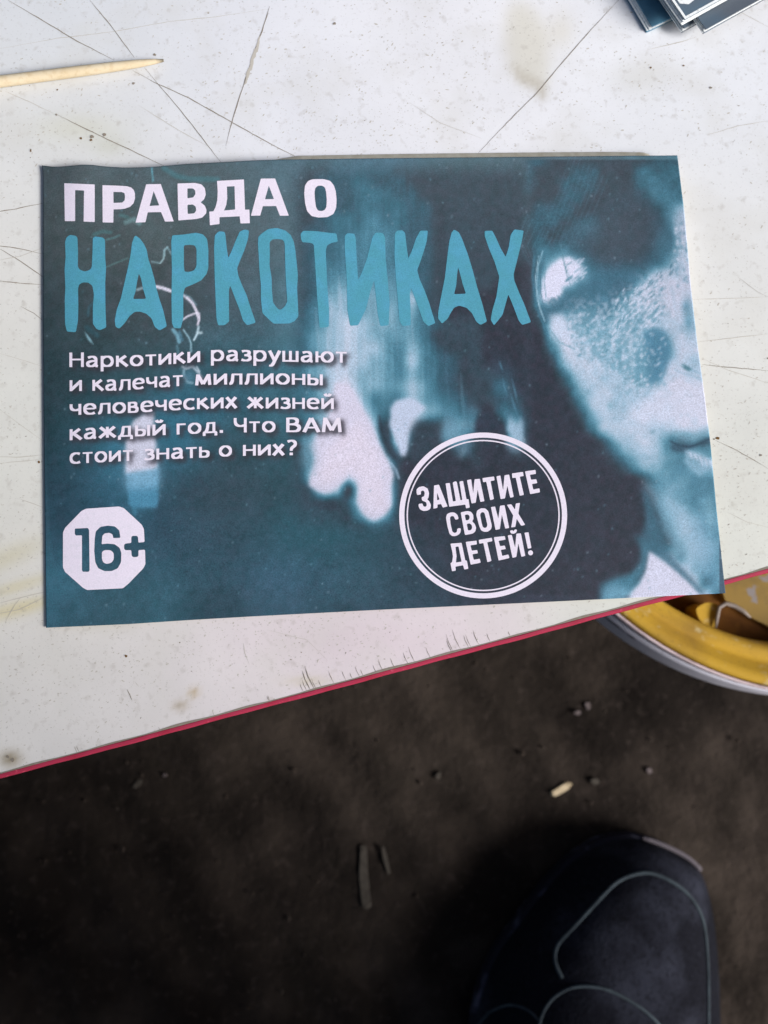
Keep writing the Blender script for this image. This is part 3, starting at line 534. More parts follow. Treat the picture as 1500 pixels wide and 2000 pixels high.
# edge wear, specks and mottle of cheap print
g1 = CV.noise(5,31,1)-0.5; g2 = CV.noise(14,32,2)-0.5
dk_ = np.clip(1-CV.img.mean(-1)/150,0.12,1)[...,None]; CV.img = CV.img*(1+0.16*g1[...,None]*dk_) + g2[...,None]*np.array([7,9,11])
for k in range(420):
    x_ = rg.uniform(84,1415); y_ = rg.uniform(310,1225); c_k = [(120,160,176),(150,170,184),(96,140,158)][k%3]
    CV.blob(x_,y_,rg.uniform(0.9,1.5),rg.uniform(0.9,1.8),c_k,0.55)
fade = np.clip((700-CV.Y)/330,0,1)[...,None]*np.clip(1-CV.img.mean(-1)/140,0,1)[...,None]    # pale sheen painted over the dark inks, fading down from the top
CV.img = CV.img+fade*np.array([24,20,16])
CV.img = CV.img+(np.clip(1-CV.img.mean(-1)/140,0,1)*(CV.noise(9,41,2)-0.5))[...,None]*np.array([26,8,14])
CV.img = np.clip(CV.img,0,255)
# ------------------------------------------------------------------ materials
G = 1.0
def L_(r,g,b,k=1.0): return tuple(float(v) for v in np.clip(lin((r,g,b))*k,0,0.9))
m_cover = mat('cover_print',(0,0,0),0.6,0.2,attr=True,grain=0.24,grain_scale=3400)
m_white = mat('white_ink',L_(226,218,232,G),0.55,0.25,grain=0.07,grain_scale=3500,noise=[(900,L_(205,205,215),0.5,0.75,0.35)])
m_blue = mat('blue_ink',L_(78,150,170,G),0.55,0.25,grain=0.16,grain_scale=3800,noise=[(300,L_(84,156,188),0.4,0.7,0.6)])
m_pages = mat('page_edges',L_(196,184,160),0.8,0.1,noise=[(900,L_(140,126,100),0.4,0.65,0.6)])
m_tan = mat('rough_page',L_(226,218,198),0.9,0.05,noise=[(500,L_(206,194,168),0.4,0.65,0.7)])
m_lam = mat('white_laminate',(0,0,0),0.42,0.35,attr=True,
            noise=[(420,L_(160,153,142),0.58,0.74,0.34,5),(1500,L_(130,123,113),0.62,0.74,0.45,4),(60,L_(200,198,190),0.5,0.7,0.3,5)],bump=(700,0.15,0.0002))
m_core = mat('chipboard',L_(120,90,60),0.9,0.1,noise=[(900,L_(70,50,34),0.4,0.6,0.8)])
m_red = mat('red_edge_band',L_(166,50,76),0.55,0.2,noise=[(160,L_(150,34,52),0.5,0.75,0.6),(900,L_(226,110,130),0.64,0.78,0.5)])
m_dirt = mat('ingrained_dirt',L_(140,132,122),0.9,0.05,noise=[(900,L_(130,120,104),0.4,0.65,0.7)])
m_dirt2 = mat('pale_scratch',L_(188,183,174),0.9,0.05,noise=[(900,L_(185,180,170),0.4,0.65,0.7)])
m_stain = mat('brown_spot',L_(110,84,52),0.8,0.1)
m_wood = mat('bare_wood',L_(214,200,172),0.7,0.1,noise=[(120,L_(196,172,130),0.4,0.7,0.5),(900,L_(186,160,118),0.5,0.7,0.4)])

# ------------------------------------------------------------------ the table
def EY(x): return 1510-0.26733*x
XE = 2100      # the board ends past the right side of the picture
TB = Canvas(-1600,-1900,3100,1990,10.0); 
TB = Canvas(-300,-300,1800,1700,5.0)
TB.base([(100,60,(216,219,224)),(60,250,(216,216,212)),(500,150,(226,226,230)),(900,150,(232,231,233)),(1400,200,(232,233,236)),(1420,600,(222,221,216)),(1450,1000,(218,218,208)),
         (40,500,(222,219,212)),(30,900,(214,214,206)),(40,1150,(212,208,198)),(300,1300,(222,216,214)),(600,1260,(220,208,210)),(100,1450,(222,219,214))],190)  # falloff of the light across the board is painted into these base colours
TB.poly([(990,20),(1010,0),(1040,10),(1070,60),(1075,120),(1066,190),(1055,170),(1030,170),(1000,140),(985,90)],(206,200,180),12,0.55)
TB.poly([(996,120),(1025,140),(1062,160),(1070,196),(1058,198),(1040,172),(1012,160)],(184,176,160),4,0.6)
TB.blob(1095,60,20,26,(212,206,190),0.5); TB.blob(1250,150,40,25,(208,206,198),0.5)
TB.blob(30,1190,60,10,(206,190,130),0.6,-0.25); TB.blob(20,1150,70,8,(200,186,130),0.4,-0.3); TB.blob(10,1090,60,14,(190,180,140),0.4,-0.4)
TB.blob(150,250,60,20,(200,198,172),0.4); TB.blob(378,1353,7,6,(170,140,90),0.6); TB.blob(352,1378,10,6,(160,140,110),0.6)
TB.blob(20,1482,14,10,(120,104,74),0.7); TB.blob(190,1210,60,16,(196,190,170),0.4); TB.blob(600,1330,30,6,(190,180,140),0.4)
TB.blob(215,285,26,14,(196,196,178),0.5); TB.blob(700,1250,160,30,(214,196,202),0.35)
nb = TB.noise(160,8,4); TB.img = TB.img*(0.955+0.07*nb)[...,None]
xs = np.concatenate([np.linspace(-1600,-120,12,endpoint=False),np.arange(-120,XE+1,10.0)])
tv = np.concatenate([np.linspace(-2200,-100,14,endpoint=False),np.arange(-100,1510,10.0)])
tt_ = (tv+2200)/(tv[-1]+2200)
X_,T_ = np.meshgrid(xs,tt_); Y_ = -2200+(EY(X_)+2200)*T_
TVs = PV(X_,Y_,np.zeros_like(X_))
def samp(cv,X,Y):
    fx = np.clip((X-cv.x0)/cv.step,0,cv.nx-1.001); fy = np.clip((Y-cv.y0)/cv.step,0,cv.ny-1.001)
    xi = fx.astype(int); yi = fy.astype(int); fx = (fx-xi)[...,None]; fy = (fy-yi)[...,None]; I = cv.img
    return I[yi,xi]*(1-fx)*(1-fy)+I[yi,xi+1]*fx*(1-fy)+I[yi+1,xi]*(1-fx)*fy+I[yi+1,xi+1]*fx*fy
def grid_faces(ny,nx,flip=False):
    i = np.arange(ny-1)[:,None]*nx+np.arange(nx-1)[None,:]
    f = np.stack([i,i+1,i+nx+1,i+nx],-1).reshape(-1,4)
    return f[:,::-1].copy() if flip else f
table = thing('table','white laminated board with a red edge band, scratched and speckled, under the booklet','table')
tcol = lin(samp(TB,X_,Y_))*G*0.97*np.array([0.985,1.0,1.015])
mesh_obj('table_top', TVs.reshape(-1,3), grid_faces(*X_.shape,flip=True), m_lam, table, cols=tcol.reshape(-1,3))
cn = [TVs[-1,0],TVs[-1,-1],TVs[0,-1],TVs[0,0]]
TH = 0.016
vs = [c+np.array([0,0,-0.0004]) for c in cn]+[c+np.array([0,0,-TH]) for c in cn]
mesh_obj('board_core', vs, [(0,1,2,3)[::1],(7,6,5,4),(0,4,5,1),(1,5,6,2),(2,6,7,3),(3,7,4,0)], m_core, table)
ea, eb = cn[0], cn[1]; ed = (eb-ea)/np.linalg.norm(eb-ea); en = np.array([ed[1],-ed[0],0]); 
if en[1] > 0: en = -en
prof = [(0.00012,-0.0155),(0.00012,-0.0006),(0.00016,-0.00012),(0.0003,-0.00004),(0.0008,-0.00006),(0.00105,-0.0003),(0.0012,-0.0009),(0.0012,-0.0155)]
nseg = 160; bv = []; LL = np.linalg.norm(eb-ea)
for i in range(nseg+1):
    wob = 0.00005*math.sin(i*0.37)+0.00004*math.sin(i*1.31+1); zo = 0.00003*math.sin(i*0.9)
    for a_p,z_p in prof: bv.append(ea+ed*LL*i/nseg+en*(a_p+(wob if a_p > 0.0005 else wob*0.7))+np.array([0,0,z_p+(zo if z_p > -0.01 else 0)]))
bf = []; K = len(prof)
for i in range(nseg):
    for j in range(K): bf.append((i*K+j,i*K+(j+1)%K,(i+1)*K+(j+1)%K,(i+1)*K+j))
bf += [tuple(range(K)), tuple(reversed(range(nseg*K,nseg*K+K)))]
mesh_obj('edge_band', bv, bf, m_red, table, smooth=False)
# dark glue line between laminate and band
gl = []; 
for i in range(241):
    q = ea+ed*LL*i/240; ww = max(0,0.00022*(0.5+0.5*math.sin(i*0.23)+0.6*math.sin(i*0.71+2)))+0.00004
    gl += [q+en*0.00016+np.array([0,0,0.00005]), q-en*ww+np.array([0,0,0.00005])]
mesh_obj('glue_line', gl, [(2*i,2*i+1,2*i+3,2*i+2) for i in range(240)], m_dirt, table)
for lx,ly in [(0.04,0.05),(0.90,0.05),(0.04,0.92),(0.90,0.92)]:
    q = (cn[0]*(1-lx)+cn[1]*lx)*(1-ly)+(cn[3]*(1-lx)+cn[2]*lx)*ly; v = [(q[0]+sx*0.02,q[1]+sy*0.02,zz) for zz in (FLOOR-0.002,-TH) for sx,sy in ((-1,-1),(1,-1),(1,1),(-1,1))]
    mesh_obj('leg', v, [(3,2,1,0),(4,5,6,7),(0,1,5,4),(1,2,6,5),(2,3,7,6),(3,0,4,7)], m_core, table)
# scratches: thin dirt-filled grooves
def strip(pts, width, z, jit=0.35, seed=0, sub=10):
    rr = random.Random(seed); P_ = []
    for i in range(len(pts)-1):
        n_ = max(2,int(math.hypot(pts[i+1][0]-pts[i][0],pts[i+1][1]-pts[i][1])/sub))
        for j in range(n_): t_ = j/n_; P_.append((pts[i][0]*(1-t_)+pts[i+1][0]*t_,pts[i][1]*(1-t_)+pts[i+1][1]*t_))
    P_.append(pts[-1]); v = []; N_ = len(P_)
    for i,(x,y) in enumerate(P_):
        a = P_[max(0,i-1)]; b = P_[min(N_-1,i+1)]; dx,dy = b[0]-a[0],b[1]-a[1]; l = math.hypot(dx,dy)+1e-9
        wd = width*(0.7+0.6*rr.random())*min(1,0.25+3*min(i,N_-1-i)/max(4,N_)) ; jx = rr.uniform(-jit,jit); jy = rr.uniform(-jit,jit)
        v += [P(x+jx-dy/l*wd/2,y+jy+dx/l*wd/2,z),P(x+jx+dy/l*wd/2,y+jy-dx/l*wd/2,z)]
    return v,[(2*i,2*i+1,2*i+3,2*i+2) for i in range(N_-1)]
SCR = [([(15,0),(80,38),(150,80),(222,117)],1.8,1),([(258,137),(300,160),(370,192),(455,240),(530,282),(590,312)],2.0,1),
 ([(175,0),(215,48),(262,112)],1.6,1),([(282,132),(305,160),(340,200),(380,250),(432,318)],1.5,1),
 ([(527,12),(512,60),(495,105)],2.2,1),([(495,105),(476,165),(455,230),(441,285)],1.8,1),
 ([(112,224),(150,243),(210,272),(270,300),(325,326)],1.8,1),([(1212,-4),(1160,52),(1100,120),(1050,180),(990,240),(935,298)],1.7,1),
 ([(0,95),(110,75),(220,62),(330,42),(420,33),(520,18)],1.0,2),([(10,178),(60,200),(105,222)],1.1,2),([(270,205),(350,255),(405,285)],1.0,2),
 ([(-20,416),(30,408),(84,397)],1.8,1),([(-20,478),(30,484),(84,496)],1.8,1),([(0,486),(40,510),(84,541)],2.0,1),([(0,508),(40,500),(84,484)],1.0,2),([(-10,548),(40,553),(84,556)],1.4,1),([(40,598),(66,612),(84,626)],1.5,1),
 ([(0,905),(50,900),(88,896)],1.0,2),([(-10,892),(40,893),(88,888)],1.2,2),([(0,800),(40,830),(85,862)],0.9,2),([(40,975),(66,984),(88,992)],1.3,2),
 ([(0,690),(50,705),(84,716)],0.8,2),([(-10,1200),(40,1190),(88,1165)],1.2,2),([(10,1215),(30,1180),(40,1168)],1.3,2),([(0,1178),(44,1166),(88,1156)],1.2,2),
 ([(1360,668),(1430,660),(1500,652)],1.2,2),([(1372,712),(1430,718),(1500,724)],1.5,1),([(1372,700),(1420,722),(1500,748)],1.0,2),([(1398,860),(1440,880),(1500,915)],1.3,1),([(1345,585),(1420,583),(1500,580)],0.9,2),
 ([(1380,264),(1440,246),(1500,236)],1.0,2),([(1270,96),(1330,82),(1360,72)],1.2,2),([(1440,20),(1470,36),(1500,52)],1.0,2),([(800,200),(860,240),(940,270)],0.8,2),
 ([(475,1255),(478,1275),(487,1298)],1.0,2),([(248,1346),(253,1356),(258,1368)],1.8,1),([(262,1330),(272,1342)],1.0,2),
 ([(640,1290),(600,1250),(520,1230)],0.7,2),([(1420,1000),(1460,1020),(1500,1030)],0.8,2),([(1440,540),(1480,570),(1500,580)],0.8,2)]
for i,(p_,w_,k_) in enumerate(SCR):
    v_,f_ = strip(p_,w_*(0.85 if k_ == 1 else 0.9),0.00004+0.000002*(i%8),seed=i)
    mesh_obj('scratch', v_, f_, m_dirt if k_ == 1 else m_dirt2, table)
# wider torn part of the long scratch
v_,f_ = strip([(508,72),(503,88),(498,104),(492,122),(484,145),(477,166)],7,0.00006,1.6,77,5); mesh_obj('scratch', v_, f_, m_dirt2, table)
# nicks at the front edge
rr = random.Random(5); nv = []; nf = []
for x_,n_,h_ in [(592,1,16),(598,1,22),(604,2,38),(612,2,44),(620,1,20),(628,1,14),(650,1,26),(675,1,18),(700,1,20),(712,1,12),(735,1,14),(527,2,10),(770,1,18),(800,1,22),(812,1,30),(842,1,20),(880,1,26),(884,1,34),(902,1,40),(918,2,24),(935,1,28),(960,1,16),(1000,1,10),(152,2,12),(690,1,10),(745,1,22),(310,1,6),(420,1,8)]:
    for k in range(n_):
        x0_ = x_+rr.uniform(-3,3); y0_ = EY(x0_)-0.5
        a,f = strip([(x0_,y0_),(x0_-h_*0.28,y0_-h_*0.55),(x0_-h_*0.42,y0_-h_)],0.75,0.00007,0.2,int(x_)+k,4)
        nf += [tuple(q+len(nv) for q in t_) for t_ in f]; nv += a
tag(mesh_obj('edge_nicks', nv, nf, m_dirt, table), kind='stuff')
# countless grime flecks pressed into the laminate
def flecks(name, n, m_, smin, smax, seed, dens):
    rr = random.Random(seed); v = []; f = []
    while n > 0:
        x = rr.uniform(-60,1560); y = rr.uniform(-60,1560)
        if y > EY(x)-4: continue
        if rr.random() > dens(x,y): continue
        n -= 1; s_ = smin+(smax-smin)*rr.random()**3; an = rr.uniform(-1.2,0.6); el = rr.uniform(1.0,3.2); k0 = len(v); K_ = 6
        for j in range(K_):
            t_ = 2*math.pi*j/K_; r_ = s_*(0.6+0.6*rr.random()); a_ = r_*el*math.cos(t_); b_ = r_*math.sin(t_)
            v.append(P(x+a_*math.cos(an)-b_*math.sin(an),y+a_*math.sin(an)+b_*math.cos(an),0.00003))
        f.append(tuple(range(k0+K_-1,k0-1,-1)))
    return tag(mesh_obj(name, v, f, m_, table), kind='stuff')
hot = [(380,1250,250,90),(650,1230,200,60),(30,1000,80,250),(150,1350,200,120),(60,250,120,90),(500,160,150,100),(850,80,200,110),(1250,150,120,60),(1440,900,80,250),(700,250,300,50)]
def dn(x,y): return min(1,0.18+sum(0.6*math.exp(-((x-a)/c)**2-((y-b)/d)**2) for a,b,c,d in hot))
flecks('grime_flecks',5200,m_dirt2,0.4,1.4,1,dn); flecks('dark_flecks',380,m_dirt,0.4,1.0,2,dn)
m_spot = m_stain
for x_,y_,r_ in [(302,107,3),(261,163,3.2),(112,175,1.8),(110,224,2.4),(204,263,4.2),(180,267,4),(178,273,3),(158,270,2.6),(60,295,2),(1402,856,4.5),(1395,858,2),(351,1255,1.4),(76,902,3),(653,46,3.4),(1271,132,2.4),(1335,128,2.2),(1388,171,3),(1486,889,3),(15,1478,4),(24,1484,5),(246,1281,3),(60,292,2),(1500,700,2)]:
    v = []; rr = random.Random(int(x_*7+y_))
    for j in range(9): t_ = 2*math.pi*j/9; v.append(P(x_+r_*(0.6+0.6*rr.random())*math.cos(t_),y_+r_*(0.5+0.6*rr.random())*math.sin(t_),0.00009))
    mesh_obj('dirt_spot', v, [tuple(range(8,-1,-1))], m_dirt if rr.random() < .6 else m_spot, table)

# ------------------------------------------------------------------ the booklet
def interp(pts, t_):
    p = np.array(pts,float); d = np.concatenate([[0],np.cumsum(np.hypot(*np.diff(p,axis=0).T))]); d /= d[-1]
    return np.stack([np.interp(t_,d,p[:,0]),np.interp(t_,d,p[:,1])],-1)
TOPE = [(82,323),(110,326),(135,324),(160,321.5),(182,322),(203,325),(247,327.5),(300,326),(365,320),(427,317),(500,313),(560,311.5),(800,308.5),(1060,306),(1200,304.5),(1323,303.5)]
BOTE = [(90,1226),(250,1219),(370,1211),(500,1203.5),(750,1190.5),(1100,1174),(1417,1158.5)]
LEFE = [(82,323),(84,341),(84,627),(86,875),(90,1226)]
RIGE = [(1323,303.5),(1337,418),(1349,556),(1361,663),(1376,771),(1388,870),(1399,990),(1417,1158.5)]
def smooth_curve(pts, n):
    t_ = np.linspace(0,1,n); c = interp(pts,t_)
    for _ in range(int(n*0.02)): c[1:-1] = (c[:-2]+2*c[1:-1]+c[2:])/4
    return c
def coons(nu,nv):
    t_ = smooth_curve(TOPE,nu); b = smooth_curve(BOTE,nu); l = smooth_curve(LEFE,nv); r = smooth_curve(RIGE,nv)
    l[0]=t_[0]; l[-1]=b[0]; r[0]=t_[-1]; r[-1]=b[-1]
    u = np.linspace(0,1,nu)[None,:,None]; v = np.linspace(0,1,nv)[:,None,None]
    return (1-v)*t_[None]+v*b[None]+(1-u)*l[:,None]+u*r[:,None]-((1-u)*(1-v)*t_[0]+u*(1-v)*t_[-1]+(1-u)*v*b[0]+u*v*b[-1])
def zf(x,y):
    x = np.asarray(x,float); y = np.asarray(y,float)
    tedge = np.exp(-((y-310)/60)**2); bot = np.exp(-((y-1190)/80)**2)
    z = TOPZ-0.0012*np.clip((y-330)/850,0,1)+0.00015*np.sin(x/210+0.5)*np.exp(-((y-330)/260)**2)+0.0002*np.sin(x/330+y/400)
    z = z+0.0004*tedge*(x/1400)+0.0007*tedge*np.exp(-((x-150)/45)**2)-0.0004*bot*np.exp(-((x-500)/500)**2)+0.0022*np.exp(-((x-1400)/110)**2)*np.exp(-((y-420)/260)**2)
    lo = 1-np.exp(-np.clip(x-84,0,None)/70)*0.75; lb = 1-np.exp(-np.clip(1215-y,0,None)/90)*0.45
    return np.maximum(z*lo*lb,0.0006)
booklet = thing('booklet','large booklet with a teal half face, white and blue Cyrillic title and 16+ mark','booklet')
C_ = coons(664,438)
ZC = zf(C_[...,0],C_[...,1]); VC = PV(C_[...,0],C_[...,1],ZC)
cc = lin(samp(CV,C_[...,0],C_[...,1]))*0.95
nyc,nxc = ZC.shape
edge = np.concatenate([np.arange(nxc),np.arange(2*nxc-1,nyc*nxc,nxc),np.arange(nyc*nxc-2,(nyc-1)*nxc-1,-1),np.arange((nyc-2)*nxc,0,-nxc)])
V1 = VC.reshape(-1,3); sk = V1[edge]-np.array([0,0,0.00022]); n0 = len(V1); ne = len(edge)
F1 = grid_faces(nyc,nxc,flip=True); k_ = np.arange(ne); F2 = np.stack([edge,edge[(k_+1)%ne],n0+(k_+1)%ne,n0+k_],-1)
c1 = cc.reshape(-1,3)
mesh_obj('front_cover', np.concatenate([V1,sk]), np.concatenate([F1,F2]), m_cover, booklet, smooth=False, cols=np.concatenate([c1,np.clip(c1[edge]*1.1,0,1)]))
def slab(name, nu, nv, ins, ztop, zbot, m_, parent, tweak=None):
    c = coons(nu,nv); cen = c.mean((0,1)); 
    u = np.linspace(0,1,nu)[None,:,None]; v = np.linspace(0,1,nv)[:,None,None]
    c = c+np.concatenate([np.broadcast_to((1-2*u)*ins,c[...,:1].shape),np.broadcast_to((1-2*v)*ins,c[...,:1].shape)],-1)
    if tweak is not None: c = tweak(c)
    z = zf(c[...,0],c[...,1]); a = PV(c[...,0],c[...,1],z)   # plan position as under the cover
    top = a.copy(); top[...,2] = ztop(z); bo = a.copy(); bo[...,2] = zbot(z)
    nn = nu*nv; e = np.concatenate([np.arange(nu),np.arange(2*nu-1,nn,nu),np.arange(nn-2,nn-nu-1,-1),np.arange(nn-2*nu,0,-nu)])
    k = np.arange(len(e)); F_ = np.concatenate([grid_faces(nv,nu,True),grid_faces(nv,nu)+nn,np.stack([e,e[(k+1)%len(e)],nn+e[(k+1)%len(e)],nn+e],-1)])
    return mesh_obj(name, np.concatenate([top.reshape(-1,3),bo.reshape(-1,3)]), F_, m_, parent)
slab('pages', 60, 40, 5, lambda z: z-0.0003, lambda z: 0.0002+0*z, m_pages, booklet)
def tw(c):
    c = c.copy(); nv_ = c.shape[0]
    rowt = np.linspace(1,0,nv_)[:,None]**3
    x = c[...,0]; prot = np.clip((x-420)/160,0,1)*np.clip((1302-x)/30,0,1)
    c[...,1] -= rowt*(prot*24+1); return c
slab('back_cover', 120, 40, 6, lambda z: 0.00018+0*z, lambda z: 0.00005+0*z, m_tan, booklet, tw)
def print_part(name, tris, m_, split=1):
    v,f = tris; idx = np.arange(len(v))
    for _ in range(80):
        m = idx[f].min(1); o_ = idx.copy(); np.minimum.at(idx, f.ravel(), np.repeat(m,3))
        if (o_ == idx).all(): break
    off = (np.unique(idx,return_inverse=True)[1]%5)[:,None]*0.000004
    v = np.concatenate([v,off],1)
    for _ in range(split):       # finer triangles, so that the ink follows the bend of the paper
        a = (v[f[:,0]]+v[f[:,1]])/2; b = (v[f[:,1]]+v[f[:,2]])/2; c = (v[f[:,2]]+v[f[:,0]])/2; n_ = len(v); k_ = len(f)
        ia = n_+np.arange(k_); ib = ia+k_; ic = ib+k_; v = np.concatenate([v,a,b,c])
        f = np.concatenate([np.stack([f[:,0],ia,ic],1),np.stack([ia,f[:,1],ib],1),np.stack([ic,ib,f[:,2]],1),np.stack([ia,ib,ic],1)])
    z = zf(v[:,0],v[:,1])+0.000025+v[:,2]; w_ = PV(v[:,0],v[:,1],z)
    # keep every face turned upwards
    a = w_[f[:,1]]-w_[f[:,0]]; b = w_[f[:,2]]-w_[f[:,0]]; cr = a[:,0]*b[:,1]-a[:,1]*b[:,0]
    f = f.copy(); s_ = cr < 0; f[s_] = f[s_][:,::-1]
    return mesh_obj(name, w_, f, m_, booklet)
print_part('title_lettering', merge([poly_tris(e) for e in T1]), m_white, 3)
print_part('headline_lettering', merge([poly_tris(e) for e in T2]), m_blue, 3)
print_part('paragraph_lettering', merge(WM), m_white)
print_part('badge_lettering', merge([poly_tris(e) for e in T3]), m_white, 2)
print_part('age_mark', merge([poly_tris(e) for e in T4]), m_white, 3)
def ring(k1,k2,n=120):
    a = ell(k1,n)+ell(k2,n); f = []
    for i in range(n): j = (i+1)%n; f += [(i,j,n+j),(i,n+j,n+i)]
    return np.array(a), np.array(f)
print_part('badge_ring', merge([ring(1.0,0.938),ring(0.912,0.896)]), m_white)

# ------------------------------------------------------------------ small stack of booklets, top right
m_sheet = mat('stack_paper',L_(236,240,240),0.7,0.2,noise=[(1800,L_(150,152,150),0.55,0.7,0.5)])
def stack_booklet(corner, ztop, th, lab, col, dpx=(99,-55), n_leaf=4, W_=0.148, H_=0.104, tilt=0, slanted=0):
    t_ = thing('stacked_booklet', lab, 'booklet', 'booklets stacked at the top right')
    c = P(*corner,ztop); e = P(corner[0]+dpx[0],corner[1]+dpx[1],ztop)-c; e /= np.linalg.norm(e); a = math.radians(tilt)
    e = np.array([e[0]*math.cos(a)-e[1]*math.sin(a), e[0]*math.sin(a)+e[1]*math.cos(a),0]); up = np.array([-e[1],e[0],0])
    def box(name, z0, z1, o1, o2, m_, o3=0.0):
        q = [c+e*(-o1)+up*(-o2), c+e*(W_)+up*(-o2), c+e*(W_)+up*H_, c+e*(-o1)+up*H_]
        v = [np.array([p[0],p[1],z0]) for p in q]+[np.array([p[0],p[1],z1]) for p in q]
        return mesh_obj(name, v, [(3,2,1,0),(4,5,6,7),(0,1,5,4),(1,2,6,5),(2,3,7,6),(3,0,4,7)], m_, t_)
    box('front_cover', ztop-0.0003, ztop, 0, 0, col)
    lt = (th-0.0006)/n_leaf
    for k in range(n_leaf):
        z1 = ztop-0.0003-k*lt; box('pages', z1-lt*0.86, z1-0.00003, 0.0003*((k*7)%3)-0.0001+slanted*(k+1), 0.0002*((k*5)%3)-0.0003, m_sheet)
    box('back_cover', ztop-th, ztop-th+0.00027, slanted*(n_leaf+1), 0, col)
    return t_,c,e,up
m_c1 = mat('teal_cover',L_(96,146,172),0.35,0.4,noise=[(120,L_(60,92,112),0.4,0.7,0.8)],grain=0.15)
m_c2 = mat('dark_cover',L_(92,104,116),0.35,0.4,noise=[(100,L_(84,112,130),0.45,0.7,0.7)],grain=0.15)
m_c3 = mat('slate_cover',L_(86,94,104),0.35,0.4,noise=[(90,L_(80,100,116),0.45,0.7,0.7)],grain=0.15)
stack_booklet((1274,52),0.0018,0.0017,'lowest booklet of the small stack, teal cover, sticking out furthest left',m_c1,(99,-46),slanted=0.0002)
stack_booklet((1337,55),0.0037,0.0018,'second booklet from the bottom of the stack, mostly hidden, a sliver of dark cover showing',m_c2)
stack_booklet((1379,57),0.0056,0.0018,'third booklet of the stack, dark cover, reaching furthest right and down',m_c3)
t_,c,e,up = stack_booklet((1338,38),0.0080,0.0022,'topmost booklet of the stack, slate cover with a pale printed blot at its corner',m_c2,n_leaf=5)
v = [c+e*a+up*b+np.array([0,0,0.00006]) for a,b in [(0.0012,0.004),(0.003,0.0028),(0.0055,0.0032),(0.008,0.0045),(0.011,0.0062),(0.012,0.010),(0.006,0.012),(0.001,0.009)]]
mesh_obj('cover_print', v, [tuple(range(8))], m_sheet, t_)
v = [c+e*a+up*b+np.array([0,0,0.00005]) for a,b in [(0.0,0.0),(0.148,0.0),(0.148,0.0006),(0.0006,0.0006),(0.0006,0.10),(0.0,0.10)]]
mesh_obj('cover_border', v, [(0,1,2,3),(0,3,4,5)], m_sheet, t_)

# ------------------------------------------------------------------ wooden pick
tip = P(320,119,0.0012); back = P(-260,195,0.0016); ax = back-tip; L0 = np.linalg.norm(ax); ax /= L0
sd_ = np.cross(ax,[0,0,1]); sd_ /= np.linalg.norm(sd_); upv = np.cross(sd_,ax)
pv=[];pf=[]; ns=[0,0.002,0.006,0.012,0.02,0.03,0.045,L0]
rad=[0.0003,0.00055,0.00085,0.00105,0.00115,0.0012,0.0013,0.0015]; K_=12
for s_,r_ in zip(ns,rad):
    for j in range(K_):
        q = 2*math.pi*j/K_; p = tip+ax*s_+sd_*r_*math.cos(q)*1.05+upv*r_*math.sin(q); p = p.copy(); p[2] = r_*math.sin(q)+max(rad[-1],0.0019)+0.0001-0.0006*(1-s_/L0); pv.append(p)
for i in range(len(ns)-1):
    for j in range(K_): pf.append((i*K_+j,i*K_+(j+1)%K_,(i+1)*K_+(j+1)%K_,(i+1)*K_+j))
pf += [tuple(range(K_)),tuple(range((len(ns)-1)*K_,len(ns)*K_))]
tag(mesh_obj('wooden_stick', pv, pf, m_wood, smooth=True),'pale pointed wooden stick lying on the white table, above the booklet','stick')

# ------------------------------------------------------------------ the ground
m_soil = mat('packed_soil',L_(42,37,33),0.95,0.04,noise=[(34,L_(68,60,54),0.42,0.7,0.85,7),(7,L_(20,17,16),0.44,0.62,0.75,5),(230,L_(68,60,56),0.55,0.75,0.4,5)],bump=(220,0.35,0.003))
gx = np.concatenate([np.linspace(-6,-0.35,20,endpoint=False),np.linspace(-0.35,0.5,240),np.linspace(0.52,6,20)])
gy = np.concatenate([np.linspace(-6,-0.4,20,endpoint=False),np.linspace(-0.4,0.2,180),np.linspace(0.22,6,20)])
GX,GY = np.meshgrid(gx,gy); near = ((np.abs(GX-0.07)<0.42)&(np.abs(GY+0.1)<0.3)).astype(float)
GZ = FLOOR+near*(0.0010*np.sin(GX*61+2*np.sin(GY*37))*np.sin(GY*53+1.3)+0.0009*np.sin(GX*170+GY*90)+0.0002*RNG.standard_normal(GX.shape))-0.001
tag(mesh_obj('ground', np.stack([GX,GY,GZ],-1).reshape(-1,3), grid_faces(*GX.shape), m_soil, smooth=True), kind='structure')
# crumbs of soil
rr = random.Random(9); v=[]; f=[]
for k in range(420):
    px_ = rr.uniform(-60,1560); py_ = rr.uniform(1120,2060); c = P(px_,py_,FLOOR); r_ = 0.0004+0.0011*rr.random()**4; k0=len(v)
    for dx,dy,dz in [(1,0,0),(0,1,0),(-1,0,0),(0,-1,0),(0,0,0.45),(0,0,-0.4)]:
        s_ = r_*(0.7+0.6*rr.random()); v.append(c+np.array([dx*s_,dy*s_,dz*s_]))
    for a,b,d in [(0,1,4),(1,2,4),(2,3,4),(3,0,4),(1,0,5),(2,1,5),(3,2,5),(0,3,5)]: f.append((k0+a,k0+b,k0+d))
m_crumb = mat('soil_crumbs',L_(62,55,50),0.95,0.05,noise=[(60,L_(50,43,38),0.35,0.6,0.9)])
tag(mesh_obj('soil_crumbs', v, f, m_crumb), kind='stuff', label='loose crumbs of dark soil')
def chip(name, lab, cat, pts, m_, h=0.0015, group=None):
    h = h*0.45
    q = rounded(pts,3,2); b = [P(x,y,FLOOR-0.0002) for x,y in q]; cen = np.mean(b,0)
    n_ = len(b); v = b+[cen+(p-cen)*0.86+np.array([0,0,h]) for p in b]
    return tag(mesh_obj(name, v, [tuple(range(n_-1,-1,-1)),tuple(range(n_,2*n_))]+[(i,(i+1)%n_,n_+(i+1)%n_,n_+i) for i in range(n_)], m_), lab, cat, group)
